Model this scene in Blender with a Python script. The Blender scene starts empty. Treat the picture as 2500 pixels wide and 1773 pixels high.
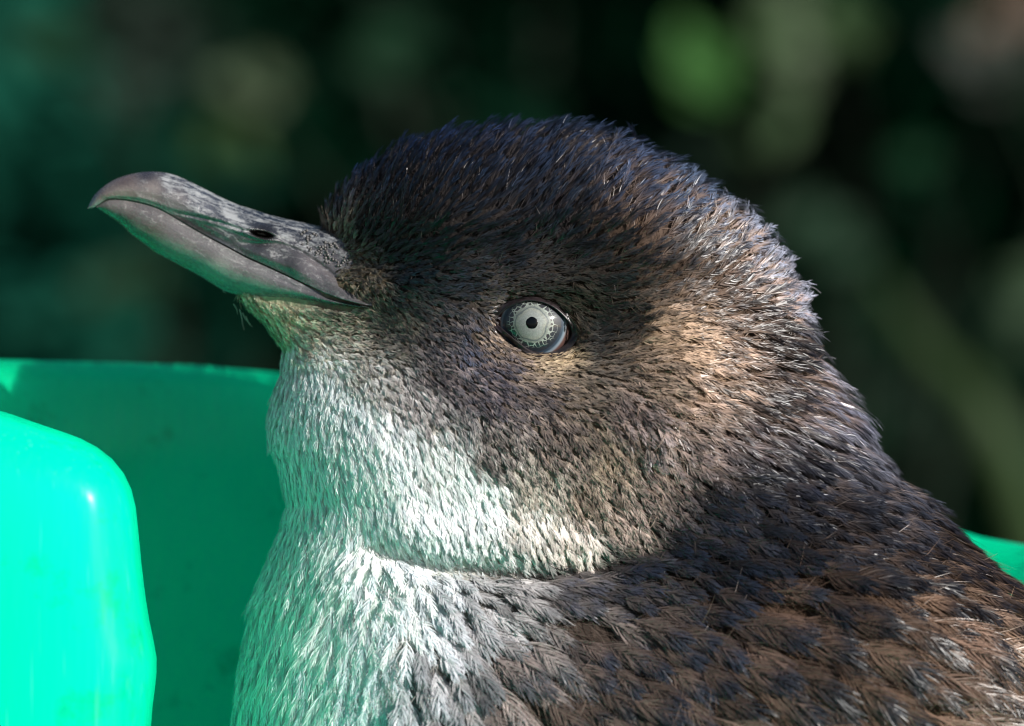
import bpy, math, random
import numpy as np
from mathutils import Vector, Matrix

# ------------------------------------------------------------------ camera, sky, sun
S = bpy.context.scene
COL = S.collection
R = math.radians
rng = np.random.default_rng(7)
random.seed(7)

ZC = 0.235            # camera height above the ground (m)
DIST = 0.80           # camera to the penguin's eye (m)
PX = 0.160 / 2500.0   # metres per photo pixel in the plane of the eye
YMID = 0.0215         # the bird's middle plane behind the eye plane

cam = bpy.data.cameras.new('camera')
cam_o = bpy.data.objects.new('camera', cam)
COL.objects.link(cam_o)
cam_o.location = (0, -DIST, ZC)
cam_o.rotation_euler = (R(90), 0, 0)
cam.lens = 180
cam.sensor_width = 36
cam.clip_start = 0.02
cam.clip_end = 500
cam.dof.use_dof = True
cam.dof.focus_distance = DIST + 0.004
cam.dof.aperture_fstop = 12.8
S.camera = cam_o

SUN_AZ, SUN_EL = 49.0, 22.5       # degrees right of the camera's back, above the horizon
w = bpy.data.worlds.new('World')
S.world = w
w.use_nodes = True
nt = w.node_tree
sky = nt.nodes.new('ShaderNodeTexSky')
sky.sky_type = 'NISHITA'
sky.sun_disc = False
sky.sun_elevation = R(SUN_EL)
sky.sun_rotation = R(180 - SUN_AZ)
bgn = nt.nodes['Background']
bgn.inputs[1].default_value = 0.05
nt.links.new(sky.outputs[0], bgn.inputs[0])
sun = bpy.data.lights.new('sun', 'SUN')
sun.energy = 5.0
sun.angle = R(0.5)
sun.color = (1.0, 0.965, 0.92)
sun_o = bpy.data.objects.new('sun', sun)
COL.objects.link(sun_o)
sdir = Vector((math.sin(R(SUN_AZ)) * math.cos(R(SUN_EL)), -math.cos(R(SUN_AZ)) * math.cos(R(SUN_EL)), math.sin(R(SUN_EL))))
sun_o.rotation_euler = sdir.to_track_quat('Z', 'Y').to_euler()
sun_o.location = sdir * 5
S.view_settings.view_transform = 'Standard'
S.view_settings.look = 'None'
S.view_settings.exposure = 0.95
S.view_settings.gamma = 1.0
S.cycles.use_denoising = True
S.cycles.filter_width = 1.1
S.cycles.max_bounces = 12
S.cycles.diffuse_bounces = 9
S.cycles.transmission_bounces = 8
S.cycles.sample_clamp_indirect = 8.0

# ------------------------------------------------------------------ helpers
def at(px, py, y):
    """photo pixel -> world point at depth y (m behind the eye plane)"""
    k = PX * (DIST + y) / DIST
    return Vector(((px - 1250.0) * k, y, ZC + (886.5 - py) * k))

def lin(c):
    c = np.asarray(c, float) / 255.0
    return np.where(c <= 0.04045, c / 12.92, ((c + 0.055) / 1.055) ** 2.4)

def tag(o, label=None, cat=None, group=None, kind=None):
    if label: o['label'] = label
    if cat: o['category'] = cat
    if group: o['group'] = group
    if kind: o['kind'] = kind
    return o

def empty(name, loc=(0, 0, 0)):
    o = bpy.data.objects.new(name, None)
    o.empty_display_size = 0.02
    COL.objects.link(o)
    o.location = loc
    return o

def link(name, me, mat, parent=None):
    o = bpy.data.objects.new(name, me)
    COL.objects.link(o)
    if mat is not None:
        me.materials.append(mat)
    if parent is not None:
        o.parent = parent
        o.matrix_parent_inverse = Matrix.Translation(parent.location).inverted() if parent.parent is None else \
            (parent.parent.matrix_basis @ parent.matrix_parent_inverse @ parent.matrix_basis).inverted() if False else Matrix.Translation(-(parent_world(parent)))
    return o

def parent_world(o):
    v = Vector((0, 0, 0))
    while o is not None:
        v = v + o.location + o.matrix_parent_inverse.translation
        o = o.parent
    return v

def mesh(name, V, F, smooth=True, col=None):
    V = np.asarray(V, np.float32)
    me = bpy.data.meshes.new(name)
    if isinstance(F, np.ndarray) and F.ndim == 2:
        nf, k = F.shape
        me.vertices.add(len(V))
        me.vertices.foreach_set('co', V.ravel())
        me.loops.add(nf * k)
        me.loops.foreach_set('vertex_index', F.astype(np.int32).ravel())
        me.polygons.add(nf)
        me.polygons.foreach_set('loop_start', np.arange(0, nf * k, k, dtype=np.int32))
        me.polygons.foreach_set('loop_total', np.full(nf, k, np.int32))
        me.update(calc_edges=True)
    else:
        me.from_pydata([tuple(v) for v in V], [], [tuple(f) for f in F])
        me.update()
    me.polygons.foreach_set('use_smooth', np.full(len(me.polygons), smooth))
    if col is not None:
        a = me.attributes.new('col', 'FLOAT_COLOR', 'POINT')
        c4 = np.ones((len(V), 4), np.float32)
        c4[:, :3] = col
        a.data.foreach_set('color', c4.ravel())
    return me

def grid_faces(n, m, wrap=True):
    """faces of an n x m vertex grid; wrap closes the second direction"""
    i = np.arange(n - 1)[:, None]
    j = np.arange(m if wrap else m - 1)[None, :]
    j2 = (j + 1) % m
    return np.stack([i * m + j + 0 * i, i * m + j2 + 0 * i, (i + 1) * m + j2, (i + 1) * m + j], -1).reshape(-1, 4)

def nodes(name):
    m = bpy.data.materials.new(name)
    m.use_nodes = True
    t = m.node_tree
    return m, t, t.nodes['Principled BSDF'], t.nodes['Material Output']

def N(t, kind, **kw):
    n = t.nodes.new(kind)
    for k, v in kw.items():
        if k.startswith('i_'):
            n.inputs[k[2:].replace('_', ' ')].default_value = v
        else:
            setattr(n, k, v)
    return n

def ramp(t, stops, src, mode='LINEAR'):
    r = t.nodes.new('ShaderNodeValToRGB')
    r.color_ramp.interpolation = mode
    while len(r.color_ramp.elements) < len(stops):
        r.color_ramp.elements.new(0.5)
    for e, (p, c) in zip(r.color_ramp.elements, stops):
        e.position = p
        e.color = (*c, 1) if len(c) == 3 else c
    t.links.new(src, r.inputs[0])
    return r

def mixc(t, fac, a, b, mode='MIX'):
    m = t.nodes.new('ShaderNodeMix')
    m.data_type = 'RGBA'
    m.blend_type = mode
    for sock, v in ((m.inputs[0], fac), (m.inputs[6], a), (m.inputs[7], b)):
        if hasattr(v, 'is_output'):
            t.links.new(v, sock)
        elif isinstance(v, (int, float)):
            sock.default_value = v
        else:
            sock.default_value = (*v, 1)
    return m.outputs[2]

def math_n(t, op, a, b=None, clamp=False):
    m = t.nodes.new('ShaderNodeMath')
    m.operation = op
    m.use_clamp = clamp
    for s, v in zip(m.inputs, (a, b)):
        if v is None: continue
        if hasattr(v, 'is_output'): t.links.new(v, s)
        else: s.default_value = v
    return m.outputs[0]

def tps(pts, vals):
    """thin plate spline through scattered values"""
    P = np.asarray(pts, float) / 500.0
    V = np.asarray(vals, float)
    n = len(P)
    def U(r2): return r2 * np.log(r2 + 1e-9)
    K = U(((P[:, None] - P[None]) ** 2).sum(-1)) + 0.02 * np.eye(n)
    Q = np.c_[np.ones(n), P]
    A = np.block([[K, Q], [Q.T, np.zeros((3, 3))]])
    c = np.linalg.solve(A, np.r_[V, np.zeros(3)])
    def f(x, y):
        x = np.asarray(x, float) / 500.0; y = np.asarray(y, float) / 500.0
        sh = x.shape
        X = np.stack([x.ravel(), y.ravel()], -1)
        out = U(((X[:, None] - P[None]) ** 2).sum(-1)) @ c[:n] + c[n] + X @ c[n + 1:]
        return out.reshape(sh)
    return f

def polydist(px, py, line):
    """signed distance to a polyline (positive on the right hand of its direction) and the place along it 0..1"""
    px = np.asarray(px, float); py = np.asarray(py, float)
    L = np.asarray(line, float)
    best = np.full(px.shape, 1e9); sg = np.zeros(px.shape); tt = np.zeros(px.shape)
    n = len(L) - 1
    for k in range(n):
        a, b = L[k], L[k + 1]
        d = b - a
        t = np.clip(((px - a[0]) * d[0] + (py - a[1]) * d[1]) / (d @ d), 0, 1)
        ex = px - (a[0] + t * d[0]); ey = py - (a[1] + t * d[1])
        r = np.hypot(ex, ey)
        m = r < best
        best = np.where(m, r, best)
        sg = np.where(m, np.sign(d[0] * ey - d[1] * ex), sg)
        tt = np.where(m, (k + t) / n, tt)
    return best * np.where(sg == 0, 1, sg), tt

def smooth(x, a, b):
    t = np.clip((np.asarray(x, float) - a) / (b - a), 0, 1)
    return t * t * (3 - 2 * t)

def catmull(pts, n):
    P = np.asarray(pts, float)
    d = np.r_[0, np.cumsum(np.linalg.norm(np.diff(P, axis=0), axis=1))]
    s = np.linspace(0, d[-1], n)
    Pe = np.vstack([2 * P[0] - P[1], P, 2 * P[-1] - P[-2]])
    k = np.clip(np.searchsorted(d, s, side='right') - 1, 0, len(P) - 2)
    t = ((s - d[k]) / (d[k + 1] - d[k]))[:, None]
    a, b, c, e = Pe[k], Pe[k + 1], Pe[k + 2], Pe[k + 3]
    return 0.5 * (2 * b + (c - a) * t + (2 * a - 5 * b + 4 * c - e) * t ** 2 + (3 * b - a - 3 * c + e) * t ** 3)

# ------------------------------------------------------------------ materials
def m_feather():
    m, t, b, out = nodes('feather')
    at_ = N(t, 'ShaderNodeAttribute', attribute_name='col')
    t.links.new(at_.outputs['Color'], b.inputs['Base Color'])
    b.inputs['Roughness'].default_value = 0.36
    b.inputs['Specular IOR Level'].default_value = 0.34
    tr = N(t, 'ShaderNodeBsdfTranslucent')
    t.links.new(at_.outputs['Color'], tr.inputs['Color'])
    mx = N(t, 'ShaderNodeMixShader')
    mx.inputs[0].default_value = 0.15
    t.links.new(b.outputs[0], mx.inputs[1]); t.links.new(tr.outputs[0], mx.inputs[2])
    t.links.new(mx.outputs[0], out.inputs['Surface'])
    return m

def m_skin():
    m, t, b, out = nodes('skin_down')
    at_ = N(t, 'ShaderNodeAttribute', attribute_name='col')
    tc = N(t, 'ShaderNodeTexCoord')
    nz = N(t, 'ShaderNodeTexNoise', i_Scale=900.0, i_Detail=4.0)
    t.links.new(tc.outputs['Object'], nz.inputs['Vector'])
    r = ramp(t, [(0.3, (0.55, 0.55, 0.55)), (0.7, (1.1, 1.1, 1.1))], nz.outputs[0])
    t.links.new(mixc(t, 1.0, at_.outputs['Color'], r.outputs[0], 'MULTIPLY'), b.inputs['Base Color'])
    b.inputs['Roughness'].default_value = 0.9
    b.inputs['Specular IOR Level'].default_value = 0.1
    bp = N(t, 'ShaderNodeBump', i_Strength=0.6, i_Distance=0.0006)
    t.links.new(nz.outputs[0], bp.inputs['Height']); t.links.new(bp.outputs[0], b.inputs['Normal'])
    return m

def m_bill():
    m, t, b, out = nodes('bill_horn')
    at_ = N(t, 'ShaderNodeAttribute', attribute_name='col')
    fl = N(t, 'ShaderNodeAttribute', attribute_name='flake')
    tc = N(t, 'ShaderNodeTexCoord')
    m0 = N(t, 'ShaderNodeMapping')
    m0.inputs['Rotation'].default_value = (0, R(-24), 0)
    t.links.new(tc.outputs['Object'], m0.inputs['Vector'])
    mp = N(t, 'ShaderNodeMapping')
    mp.inputs['Scale'].default_value = (300, 1100, 1100)
    t.links.new(m0.outputs[0], mp.inputs['Vector'])
    # long scratches and flaking horn
    n1 = N(t, 'ShaderNodeTexNoise', i_Scale=1.0, i_Detail=8.0, i_Roughness=0.72)
    n1.inputs['Distortion'].default_value = 0.7
    t.links.new(mp.outputs[0], n1.inputs['Vector'])
    n2 = N(t, 'ShaderNodeTexNoise', i_Scale=1300.0, i_Detail=8.0, i_Roughness=0.7)
    t.links.new(tc.outputs['Object'], n2.inputs['Vector'])
    n3 = N(t, 'ShaderNodeTexNoise', i_Scale=2600.0, i_Detail=3.0)
    t.links.new(tc.outputs['Object'], n3.inputs['Vector'])
    sc_ = math_n(t, 'ADD', math_n(t, 'MULTIPLY', n1.outputs[0], 0.75), math_n(t, 'MULTIPLY', n2.outputs[0], 0.25))
    sc_ = math_n(t, 'ADD', math_n(t, 'MULTIPLY', fl.outputs['Fac'], 0.17), sc_)
    fr = ramp(t, [(0.60, (0, 0, 0)), (0.70, (1, 1, 1))], sc_)
    ff = math_n(t, 'MULTIPLY', fr.outputs[0], math_n(t, 'MULTIPLY', fl.outputs['Fac'], 0.95), clamp=True)
    tone = ramp(t, [(0.25, (0.68, 0.69, 0.72)), (0.75, (1.12, 1.14, 1.15))], n1.outputs[0])
    base = mixc(t, 1.0, at_.outputs['Color'], tone.outputs[0], 'MULTIPLY')
    c = mixc(t, ff, base, (0.25, 0.26, 0.265))
    t.links.new(c, b.inputs['Base Color'])
    rr = ramp(t, [(0.0, (0.2,) * 3), (1.0, (0.48,) * 3)], math_n(t, 'ADD', math_n(t, 'MULTIPLY', fr.outputs[0], 0.5), math_n(t, 'MULTIPLY', n2.outputs[0], 0.5)))
    t.links.new(rr.outputs[0], b.inputs['Roughness'])
    b.inputs['Specular IOR Level'].default_value = 0.8
    b.inputs['Coat Weight'].default_value = 0.35
    b.inputs['Coat Roughness'].default_value = 0.14
    b.inputs['Subsurface Weight'].default_value = 0.12
    b.inputs['Subsurface Radius'].default_value = (0.0012, 0.001, 0.0008)
    h = math_n(t, 'ADD', math_n(t, 'MULTIPLY', n1.outputs[0], 0.6), math_n(t, 'MULTIPLY', fr.outputs[0], 0.12))
    h = math_n(t, 'ADD', h, math_n(t, 'MULTIPLY', n3.outputs[0], 0.12))
    bp = N(t, 'ShaderNodeBump', i_Strength=0.55, i_Distance=0.0005)
    t.links.new(h, bp.inputs['Height']); t.links.new(bp.outputs[0], b.inputs['Normal'])
    return m

def m_plain(name, c, rough=0.6, spec=0.4, noise=0.0, scale=300, coat=0.0):
    m, t, b, out = nodes(name)
    if noise:
        tc = N(t, 'ShaderNodeTexCoord')
        nz = N(t, 'ShaderNodeTexNoise', i_Scale=float(scale), i_Detail=5.0)
        t.links.new(tc.outputs['Object'], nz.inputs['Vector'])
        r = ramp(t, [(0.25, tuple(np.clip(np.array(c) * (1 - noise), 0, 1))), (0.75, tuple(np.clip(np.array(c) * (1 + noise), 0, 1)))], nz.outputs[0])
        t.links.new(r.outputs[0], b.inputs['Base Color'])
        bp = N(t, 'ShaderNodeBump', i_Strength=0.4, i_Distance=0.2 / scale)
        t.links.new(nz.outputs[0], bp.inputs['Height']); t.links.new(bp.outputs[0], b.inputs['Normal'])
    else:
        b.inputs['Base Color'].default_value = (*c, 1)
    b.inputs['Roughness'].default_value = rough
    b.inputs['Specular IOR Level'].default_value = spec
    b.inputs['Coat Weight'].default_value = coat
    b.inputs['Coat Roughness'].default_value = 0.02
    return m

def m_iris():
    m, t, b, out = nodes('iris')
    tc = N(t, 'ShaderNodeTexCoord')
    sx = N(t, 'ShaderNodeSeparateXYZ')
    t.links.new(tc.outputs['Object'], sx.inputs[0])
    X, Z = sx.outputs[0], sx.outputs[2]
    nw = N(t, 'ShaderNodeTexNoise', i_Scale=500.0, i_Detail=3.0)
    t.links.new(tc.outputs['Object'], nw.inputs['Vector'])
    r = math_n(t, 'SQRT', math_n(t, 'ADD', math_n(t, 'MULTIPLY', X, X), math_n(t, 'MULTIPLY', Z, Z)))
    rmm = math_n(t, 'MULTIPLY', r, 1040.0)
    rj = math_n(t, 'ADD', rmm, math_n(t, 'MULTIPLY', math_n(t, 'SUBTRACT', nw.outputs[0], 0.5), 0.7))
    nl = N(t, 'ShaderNodeTexNoise', i_Scale=260.0, i_Detail=2.0)
    t.links.new(tc.outputs['Object'], nl.inputs['Vector'])
    rj = math_n(t, 'ADD', rj, math_n(t, 'MULTIPLY', math_n(t, 'SUBTRACT', nl.outputs[0], 0.5), 1.1))
    rn = math_n(t, 'DIVIDE', rj, 6.0)
    cream, grey = (0.165, 0.18, 0.17), (0.06, 0.075, 0.08)
    base = ramp(t, [(0.0, cream), (0.30, cream), (0.385, (0.17, 0.18, 0.155)), (0.42, grey), (0.45, (0.15, 0.165, 0.145)), (0.475, (0.13, 0.145, 0.13)), (0.50, (0.022, 0.021, 0.024)), (0.70, (0.012, 0.016, 0.022))], rn)
    # lace of pale threads round the iris
    vo = N(t, 'ShaderNodeTexVoronoi', feature='DISTANCE_TO_EDGE', i_Scale=1150.0)
    sep = N(t, 'ShaderNodeMapping')
    wv = N(t, 'ShaderNodeVectorMath', operation='ADD')
    sc = N(t, 'ShaderNodeVectorMath', operation='SCALE')
    sc.inputs['Scale'].default_value = 0.0009
    t.links.new(nw.outputs['Color'], sc.inputs[0])
    t.links.new(tc.outputs['Object'], wv.inputs[0]); t.links.new(sc.outputs[0], wv.inputs[1])
    t.links.new(wv.outputs[0], vo.inputs['Vector'])
    wid = ramp(t, [(0.47, (0.2,) * 3), (0.52, (0.10,) * 3), (0.60, (0.05,) * 3), (0.66, (0.02,) * 3), (0.70, (0.0,) * 3)], rn)
    th = math_n(t, 'LESS_THAN', vo.outputs['Distance'], wid.outputs[0])
    band = ramp(t, [(0.46, (0, 0, 0)), (0.50, (1, 1, 1)), (0.67, (1, 1, 1)), (0.70, (0, 0, 0))], rn)
    c1 = mixc(t, math_n(t, 'MULTIPLY', th, band.outputs[0]), base.outputs[0], (0.2, 0.225, 0.2))
    # fine rings on the inner disc
    gr = N(t, 'ShaderNodeTexNoise', i_Scale=5200.0, i_Detail=2.0)
    t.links.new(tc.outputs['Object'], gr.inputs['Vector'])
    g2 = ramp(t, [(0.3, (0.72,) * 3), (0.65, (1.08,) * 3)], gr.outputs[0])
    c1 = mixc(t, 1.0, c1, g2.outputs[0], 'MULTIPLY')
    # outer white of the eye: dark, then a pale bluish limbus, then red brown
    rn2 = math_n(t, 'DIVIDE', rmm, 6.5)
    outer = ramp(t, [(0.70, (0.012, 0.02, 0.035)), (0.755, (0.02, 0.035, 0.05)), (0.79, (0.10, 0.135, 0.17)), (0.815, (0.13, 0.145, 0.16)), (0.85, (0.06, 0.03, 0.025)), (0.93, (0.022, 0.012, 0.010)), (1.0, (0.01, 0.007, 0.007))], rn2)
    ring = ramp(t, [(0.70, (0, 0, 0)), (0.72, (1, 1, 1))], rn2)
    c2 = mixc(t, ring.outputs[0], c1, outer.outputs[0])
    t.links.new(c2, b.inputs['Base Color'])
    b.inputs['Roughness'].default_value = 0.5
    b.inputs['Specular IOR Level'].default_value = 0.2
    b.inputs['Coat Weight'].default_value = 1.0
    b.inputs['Coat Roughness'].default_value = 0.07
    b.inputs['Coat IOR'].default_value = 1.38
    return m

def m_plastic(name='green_plastic', wear=0.0):
    m, t, b, out = nodes(name)
    tc = N(t, 'ShaderNodeTexCoord')
    nz = N(t, 'ShaderNodeTexNoise', i_Scale=18.0, i_Detail=5.0)
    t.links.new(tc.outputs['Object'], nz.inputs['Vector'])
    dif = ramp(t, [(0.3, (0.0, 0.82, 0.33)), (0.7, (0.0, 0.90, 0.40))], nz.outputs[0])
    sp = N(t, 'ShaderNodeTexNoise', i_Scale=75.0, i_Detail=9.0, i_Roughness=0.7)
    t.links.new(tc.outputs['Object'], sp.inputs['Vector'])
    grime = ramp(t, [(0.56, (1, 1, 1)), (0.70, (0.45, 0.55, 0.52))], sp.outputs[0])
    ms = N(t, 'ShaderNodeMapping'); ms.inputs['Scale'].default_value = (1500, 1500, 45); ms.inputs['Rotation'].default_value = (0.5, 0.4, 0)
    t.links.new(tc.outputs['Object'], ms.inputs[0])
    scn = N(t, 'ShaderNodeTexNoise', i_Scale=1.0, i_Detail=2.0)
    t.links.new(ms.outputs[0], scn.inputs['Vector'])
    scr = ramp(t, [(0.66, (0, 0, 0)), (0.72, (1, 1, 1))], scn.outputs[0])
    worn = mixc(t, 1.0, dif.outputs[0], grime.outputs[0], 'MULTIPLY')
    worn = mixc(t, math_n(t, 'MULTIPLY', scr.outputs[0], 0.35), worn, (0.25, 0.95, 0.75))
    t.links.new(worn, b.inputs['Base Color'])
    n2 = N(t, 'ShaderNodeTexNoise', i_Scale=900.0, i_Detail=4.0)
    mp = N(t, 'ShaderNodeMapping'); mp.inputs['Scale'].default_value = (1, 1, 0.08)
    t.links.new(tc.outputs['Object'], mp.inputs[0]); t.links.new(mp.outputs[0], n2.inputs['Vector'])
    rr = ramp(t, [(0.35, (0.2,) * 3), (0.75, (0.38,) * 3)], n2.outputs[0])
    t.links.new(rr.outputs[0], b.inputs['Roughness'])
    b.inputs['Specular IOR Level'].default_value = 0.5
    bp = N(t, 'ShaderNodeBump', i_Strength=0.12, i_Distance=0.0004)
    t.links.new(n2.outputs[0], bp.inputs['Height']); t.links.new(bp.outputs[0], b.inputs['Normal'])
    tr = N(t, 'ShaderNodeBsdfTranslucent')
    t.links.new(mixc(t, 1.0, (0.0, 0.98, 0.83), grime.outputs[0], 'MULTIPLY'), tr.inputs['Color'])
    mx = N(t, 'ShaderNodeMixShader'); mx.inputs[0].default_value = 0.78
    t.links.new(b.outputs[0], mx.inputs[1]); t.links.new(tr.outputs[0], mx.inputs[2])
    t.links.new(mx.outputs[0], out.inputs['Surface'])
    return m

def m_leaf(name, c, var=0.35):
    m, t, b, out = nodes(name)
    tc = N(t, 'ShaderNodeTexCoord')
    nz = N(t, 'ShaderNodeTexNoise', i_Scale=7.0, i_Detail=4.0)
    t.links.new(tc.outputs['Object'], nz.inputs['Vector'])
    c = np.array(c)
    r = ramp(t, [(0.3, tuple(c * (1 - var))), (0.7, tuple(c * (1 + var)))], nz.outputs[0])
    t.links.new(r.outputs[0], b.inputs['Base Color'])
    b.inputs['Roughness'].default_value = 0.55
    b.inputs['Specular IOR Level'].default_value = 0.08
    tr = N(t, 'ShaderNodeBsdfTranslucent')
    t.links.new(r.outputs[0], tr.inputs['Color'])
    mx = N(t, 'ShaderNodeMixShader'); mx.inputs[0].default_value = 0.25
    t.links.new(b.outputs[0], mx.inputs[1]); t.links.new(tr.outputs[0], mx.inputs[2])
    t.links.new(mx.outputs[0], out.inputs['Surface'])
    return m

def m_ground():
    m, t, b, out = nodes('soil')
    tc = N(t, 'ShaderNodeTexCoord')
    nz = N(t, 'ShaderNodeTexNoise', i_Scale=3.0, i_Detail=8.0)
    t.links.new(tc.outputs['Object'], nz.inputs['Vector'])
    r = ramp(t, [(0.3, (0.014, 0.026, 0.012)), (0.7, (0.03, 0.045, 0.022))], nz.outputs[0])
    t.links.new(r.outputs[0], b.inputs['Base Color'])
    b.inputs['Roughness'].default_value = 0.95
    bp = N(t, 'ShaderNodeBump', i_Strength=0.7, i_Distance=0.03)
    t.links.new(nz.outputs[0], bp.inputs['Height']); t.links.new(bp.outputs[0], b.inputs['Normal'])
    return m

MAT = dict(feather=m_feather(), skin=m_skin(), bill=m_bill(), iris=m_iris(), plastic=m_plastic(),
           pupil=m_plain('pupil_black', (0.001, 0.0015, 0.002), 0.25, 0.12, coat=0.25),
           lid=m_plain('eyelid_skin', (0.014, 0.010, 0.011), 0.35, 0.5, 0.5, 1500),
           hole=m_plain('nostril_dark', (0.008, 0.005, 0.004), 0.7, 0.2),
           granule=m_plain('bare_skin_granules', (0.045, 0.042, 0.041), 0.45, 0.5, 0.5, 2500),
           ground=m_ground())

# ------------------------------------------------------------------ ground
GV = []
gn = 41
for i in range(gn):
    for j in range(gn):
        x = math.copysign(abs((i / 20) - 1) ** 2.2 * 220, i - 20)
        y = math.copysign(abs((j / 20) - 1) ** 2.2 * 220, j - 20)
        GV.append((x, y, 0.03 * (math.sin(x * 0.31) * math.cos(y * 0.23)) * min(1, (abs(x) + abs(y)) / 30)))
tag(link('ground', mesh('ground', GV, grid_faces(gn, gn, False)), MAT['ground']), 'dark garden soil under the shrubs', kind='structure')

def grass():
    g = np.random.default_rng(4)
    n = 14000
    P = np.stack([g.uniform(-2.2, 2.2, n), g.uniform(0.35, 3.0, n), np.zeros(n)], -1)
    h = g.uniform(0.02, 0.055, n)[:, None]; a = g.uniform(0, 6.28, n)
    d = np.stack([np.cos(a), np.sin(a), np.zeros(n)], -1); wv = np.stack([-np.sin(a), np.cos(a), np.zeros(n)], -1) * 0.0022
    z = np.array([[0, 0, 1.0]])
    V = np.stack([P - wv, P + wv, P + d * h * 0.25 + z * h * 0.7 + wv * 0.7, P + d * h * 0.25 + z * h * 0.7 - wv * 0.7, P + d * h * 0.75 + z * h], 1)
    b = (np.arange(n) * 5)[:, None]
    F = [tuple(f) for f in (b + np.array([[0, 1, 2, 3]]))] + [tuple(f) for f in (b + np.array([[3, 2, 4]]))]
    tag(link('grass', mesh('grass', V.reshape(-1, 3), F, False), m_leaf('grass_blade', (0.012, 0.04, 0.012), 0.4)), 'short dark grass between the tub and the shrubs', 'grass', kind='stuff')

# ------------------------------------------------------------------ background shrubs
def leaf_shape(L, W, fold=0.25):
    pts = [(0, 0, 0), (0.3, 0.8, fold), (0.3, -0.8, fold), (0.35, 0, 0), (0.65, 0.75, fold), (0.65, -0.75, fold), (0.7, 0, 0.0), (1, 0, -0.1)]
    V = np.array([(x * L, y * W * 0.5, z * W * 0.5) for x, y, z in pts])
    F = [(0, 3, 1), (0, 2, 3), (3, 6, 4, 1), (3, 2, 5, 6), (6, 7, 4), (6, 5, 7)]
    return V, F

def rotm(az, tilt, roll):
    return np.array((Matrix.Rotation(az, 3, 'Z') @ Matrix.Rotation(tilt, 3, 'Y') @ Matrix.Rotation(roll, 3, 'X')))

def tube(pts, radii, seg=8):
    P = np.asarray(pts, float)
    V = []
    for i, p in enumerate(P):
        d = P[min(i + 1, len(P) - 1)] - P[max(i - 1, 0)]
        d = d / (np.linalg.norm(d) + 1e-12)
        a = np.cross(d, [0.3, 0.9, 0.2]); a /= np.linalg.norm(a) + 1e-12
        b = np.cross(d, a)
        for k in range(seg):
            th = 2 * math.pi * k / seg
            V.append(p + radii[i] * (math.cos(th) * a + math.sin(th) * b))
    F = [tuple(f) for f in grid_faces(len(P), seg)]
    F.append(tuple(range(seg))[::-1]); F.append(tuple(range((len(P) - 1) * seg, len(P) * seg)))
    return V, F

bark = m_plain('bark', (0.006, 0.012, 0.006), 0.85, 0.2, 0.4, 60)

def shrub(cx, cy, rx, ry, h, n, L, mat, label, seed, zlo=0.0, dens_top=1.0):
    g = np.random.default_rng(seed)
    root = empty('shrub', (cx, cy, 0))
    tag(root, label, 'shrub', 'shrubs growing behind the tub')
    VV, FF, off = [], [], 0
    lv, lf = leaf_shape(1, 0.5)
    for k in range(n):
        a = g.uniform(0, 2 * math.pi); rr = math.sqrt(g.uniform(0.02, 1))
        z = g.uniform(zlo, h)
        taper = (0.75 + 0.25 * math.sin(z * 9 + a * 2)) * (1 - 0.35 * (z / h) ** 3)
        p = np.array([cx + rx * rr * math.cos(a) * taper, cy + ry * rr * math.sin(a) * taper, z])
        V = lv * L * g.uniform(0.6, 1.3) @ rotm(g.uniform(0, 6.28), g.uniform(-0.6, 0.9), g.uniform(-0.8, 0.8)).T + p
        VV.append(V); FF += [tuple(i + off for i in f) for f in lf]; off += len(V)
    o = link('foliage', mesh('foliage', np.vstack(VV), FF, False), mat, root)
    tag(o, kind='stuff')
    for k in range(6):
        a = g.uniform(0, 6.28); q = g.uniform(0.15, 0.6)
        e = np.array([cx + rx * q * math.cos(a), cy + ry * q * math.sin(a), h * g.uniform(0.6, 0.95)])
        b = np.array([cx + 0.03 * math.cos(a), cy + 0.03 * math.sin(a), 0])
        mid = (b + e) / 2 + g.uniform(-0.04, 0.04, 3)
        P = catmull([b, mid, e], 8)
        V, F = tube(P, np.linspace(0.012, 0.003, 8))
        link('stem', mesh('stem', V, F), bark, root)
    return root

L_shade = m_leaf('leaf_shaded_green', (0.0004, 0.013, 0.0055))  # dark leaf colour stands in for shade over shrubs and hedge
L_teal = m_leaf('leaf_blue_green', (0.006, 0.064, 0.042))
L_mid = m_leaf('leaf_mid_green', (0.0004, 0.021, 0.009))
L_sunlit = m_leaf('leaf_sunlit_green', (0.026, 0.085, 0.018), 0.2)  # brighter leaf colours from here paint the sprigs as sunlit
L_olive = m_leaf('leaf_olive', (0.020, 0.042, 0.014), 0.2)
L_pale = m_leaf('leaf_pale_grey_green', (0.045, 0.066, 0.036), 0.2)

YB = 3.2
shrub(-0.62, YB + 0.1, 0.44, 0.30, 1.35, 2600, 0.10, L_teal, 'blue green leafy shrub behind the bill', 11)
shrub(0.0, YB + 0.45, 0.42, 0.30, 1.5, 1300, 0.07, L_shade, 'very dark green shrub behind the crown of the head', 12)
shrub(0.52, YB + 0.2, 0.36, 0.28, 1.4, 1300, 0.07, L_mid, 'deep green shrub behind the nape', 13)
shrub(1.15, YB + 0.3, 0.40, 0.30, 1.5, 1100, 0.07, L_shade, 'dark shrub behind the back feathers, beside the olive reed', 14)
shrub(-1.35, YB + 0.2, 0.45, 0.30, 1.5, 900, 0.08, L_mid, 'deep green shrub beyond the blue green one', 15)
# a dense clipped hedge closes the view behind
grass()

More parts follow.
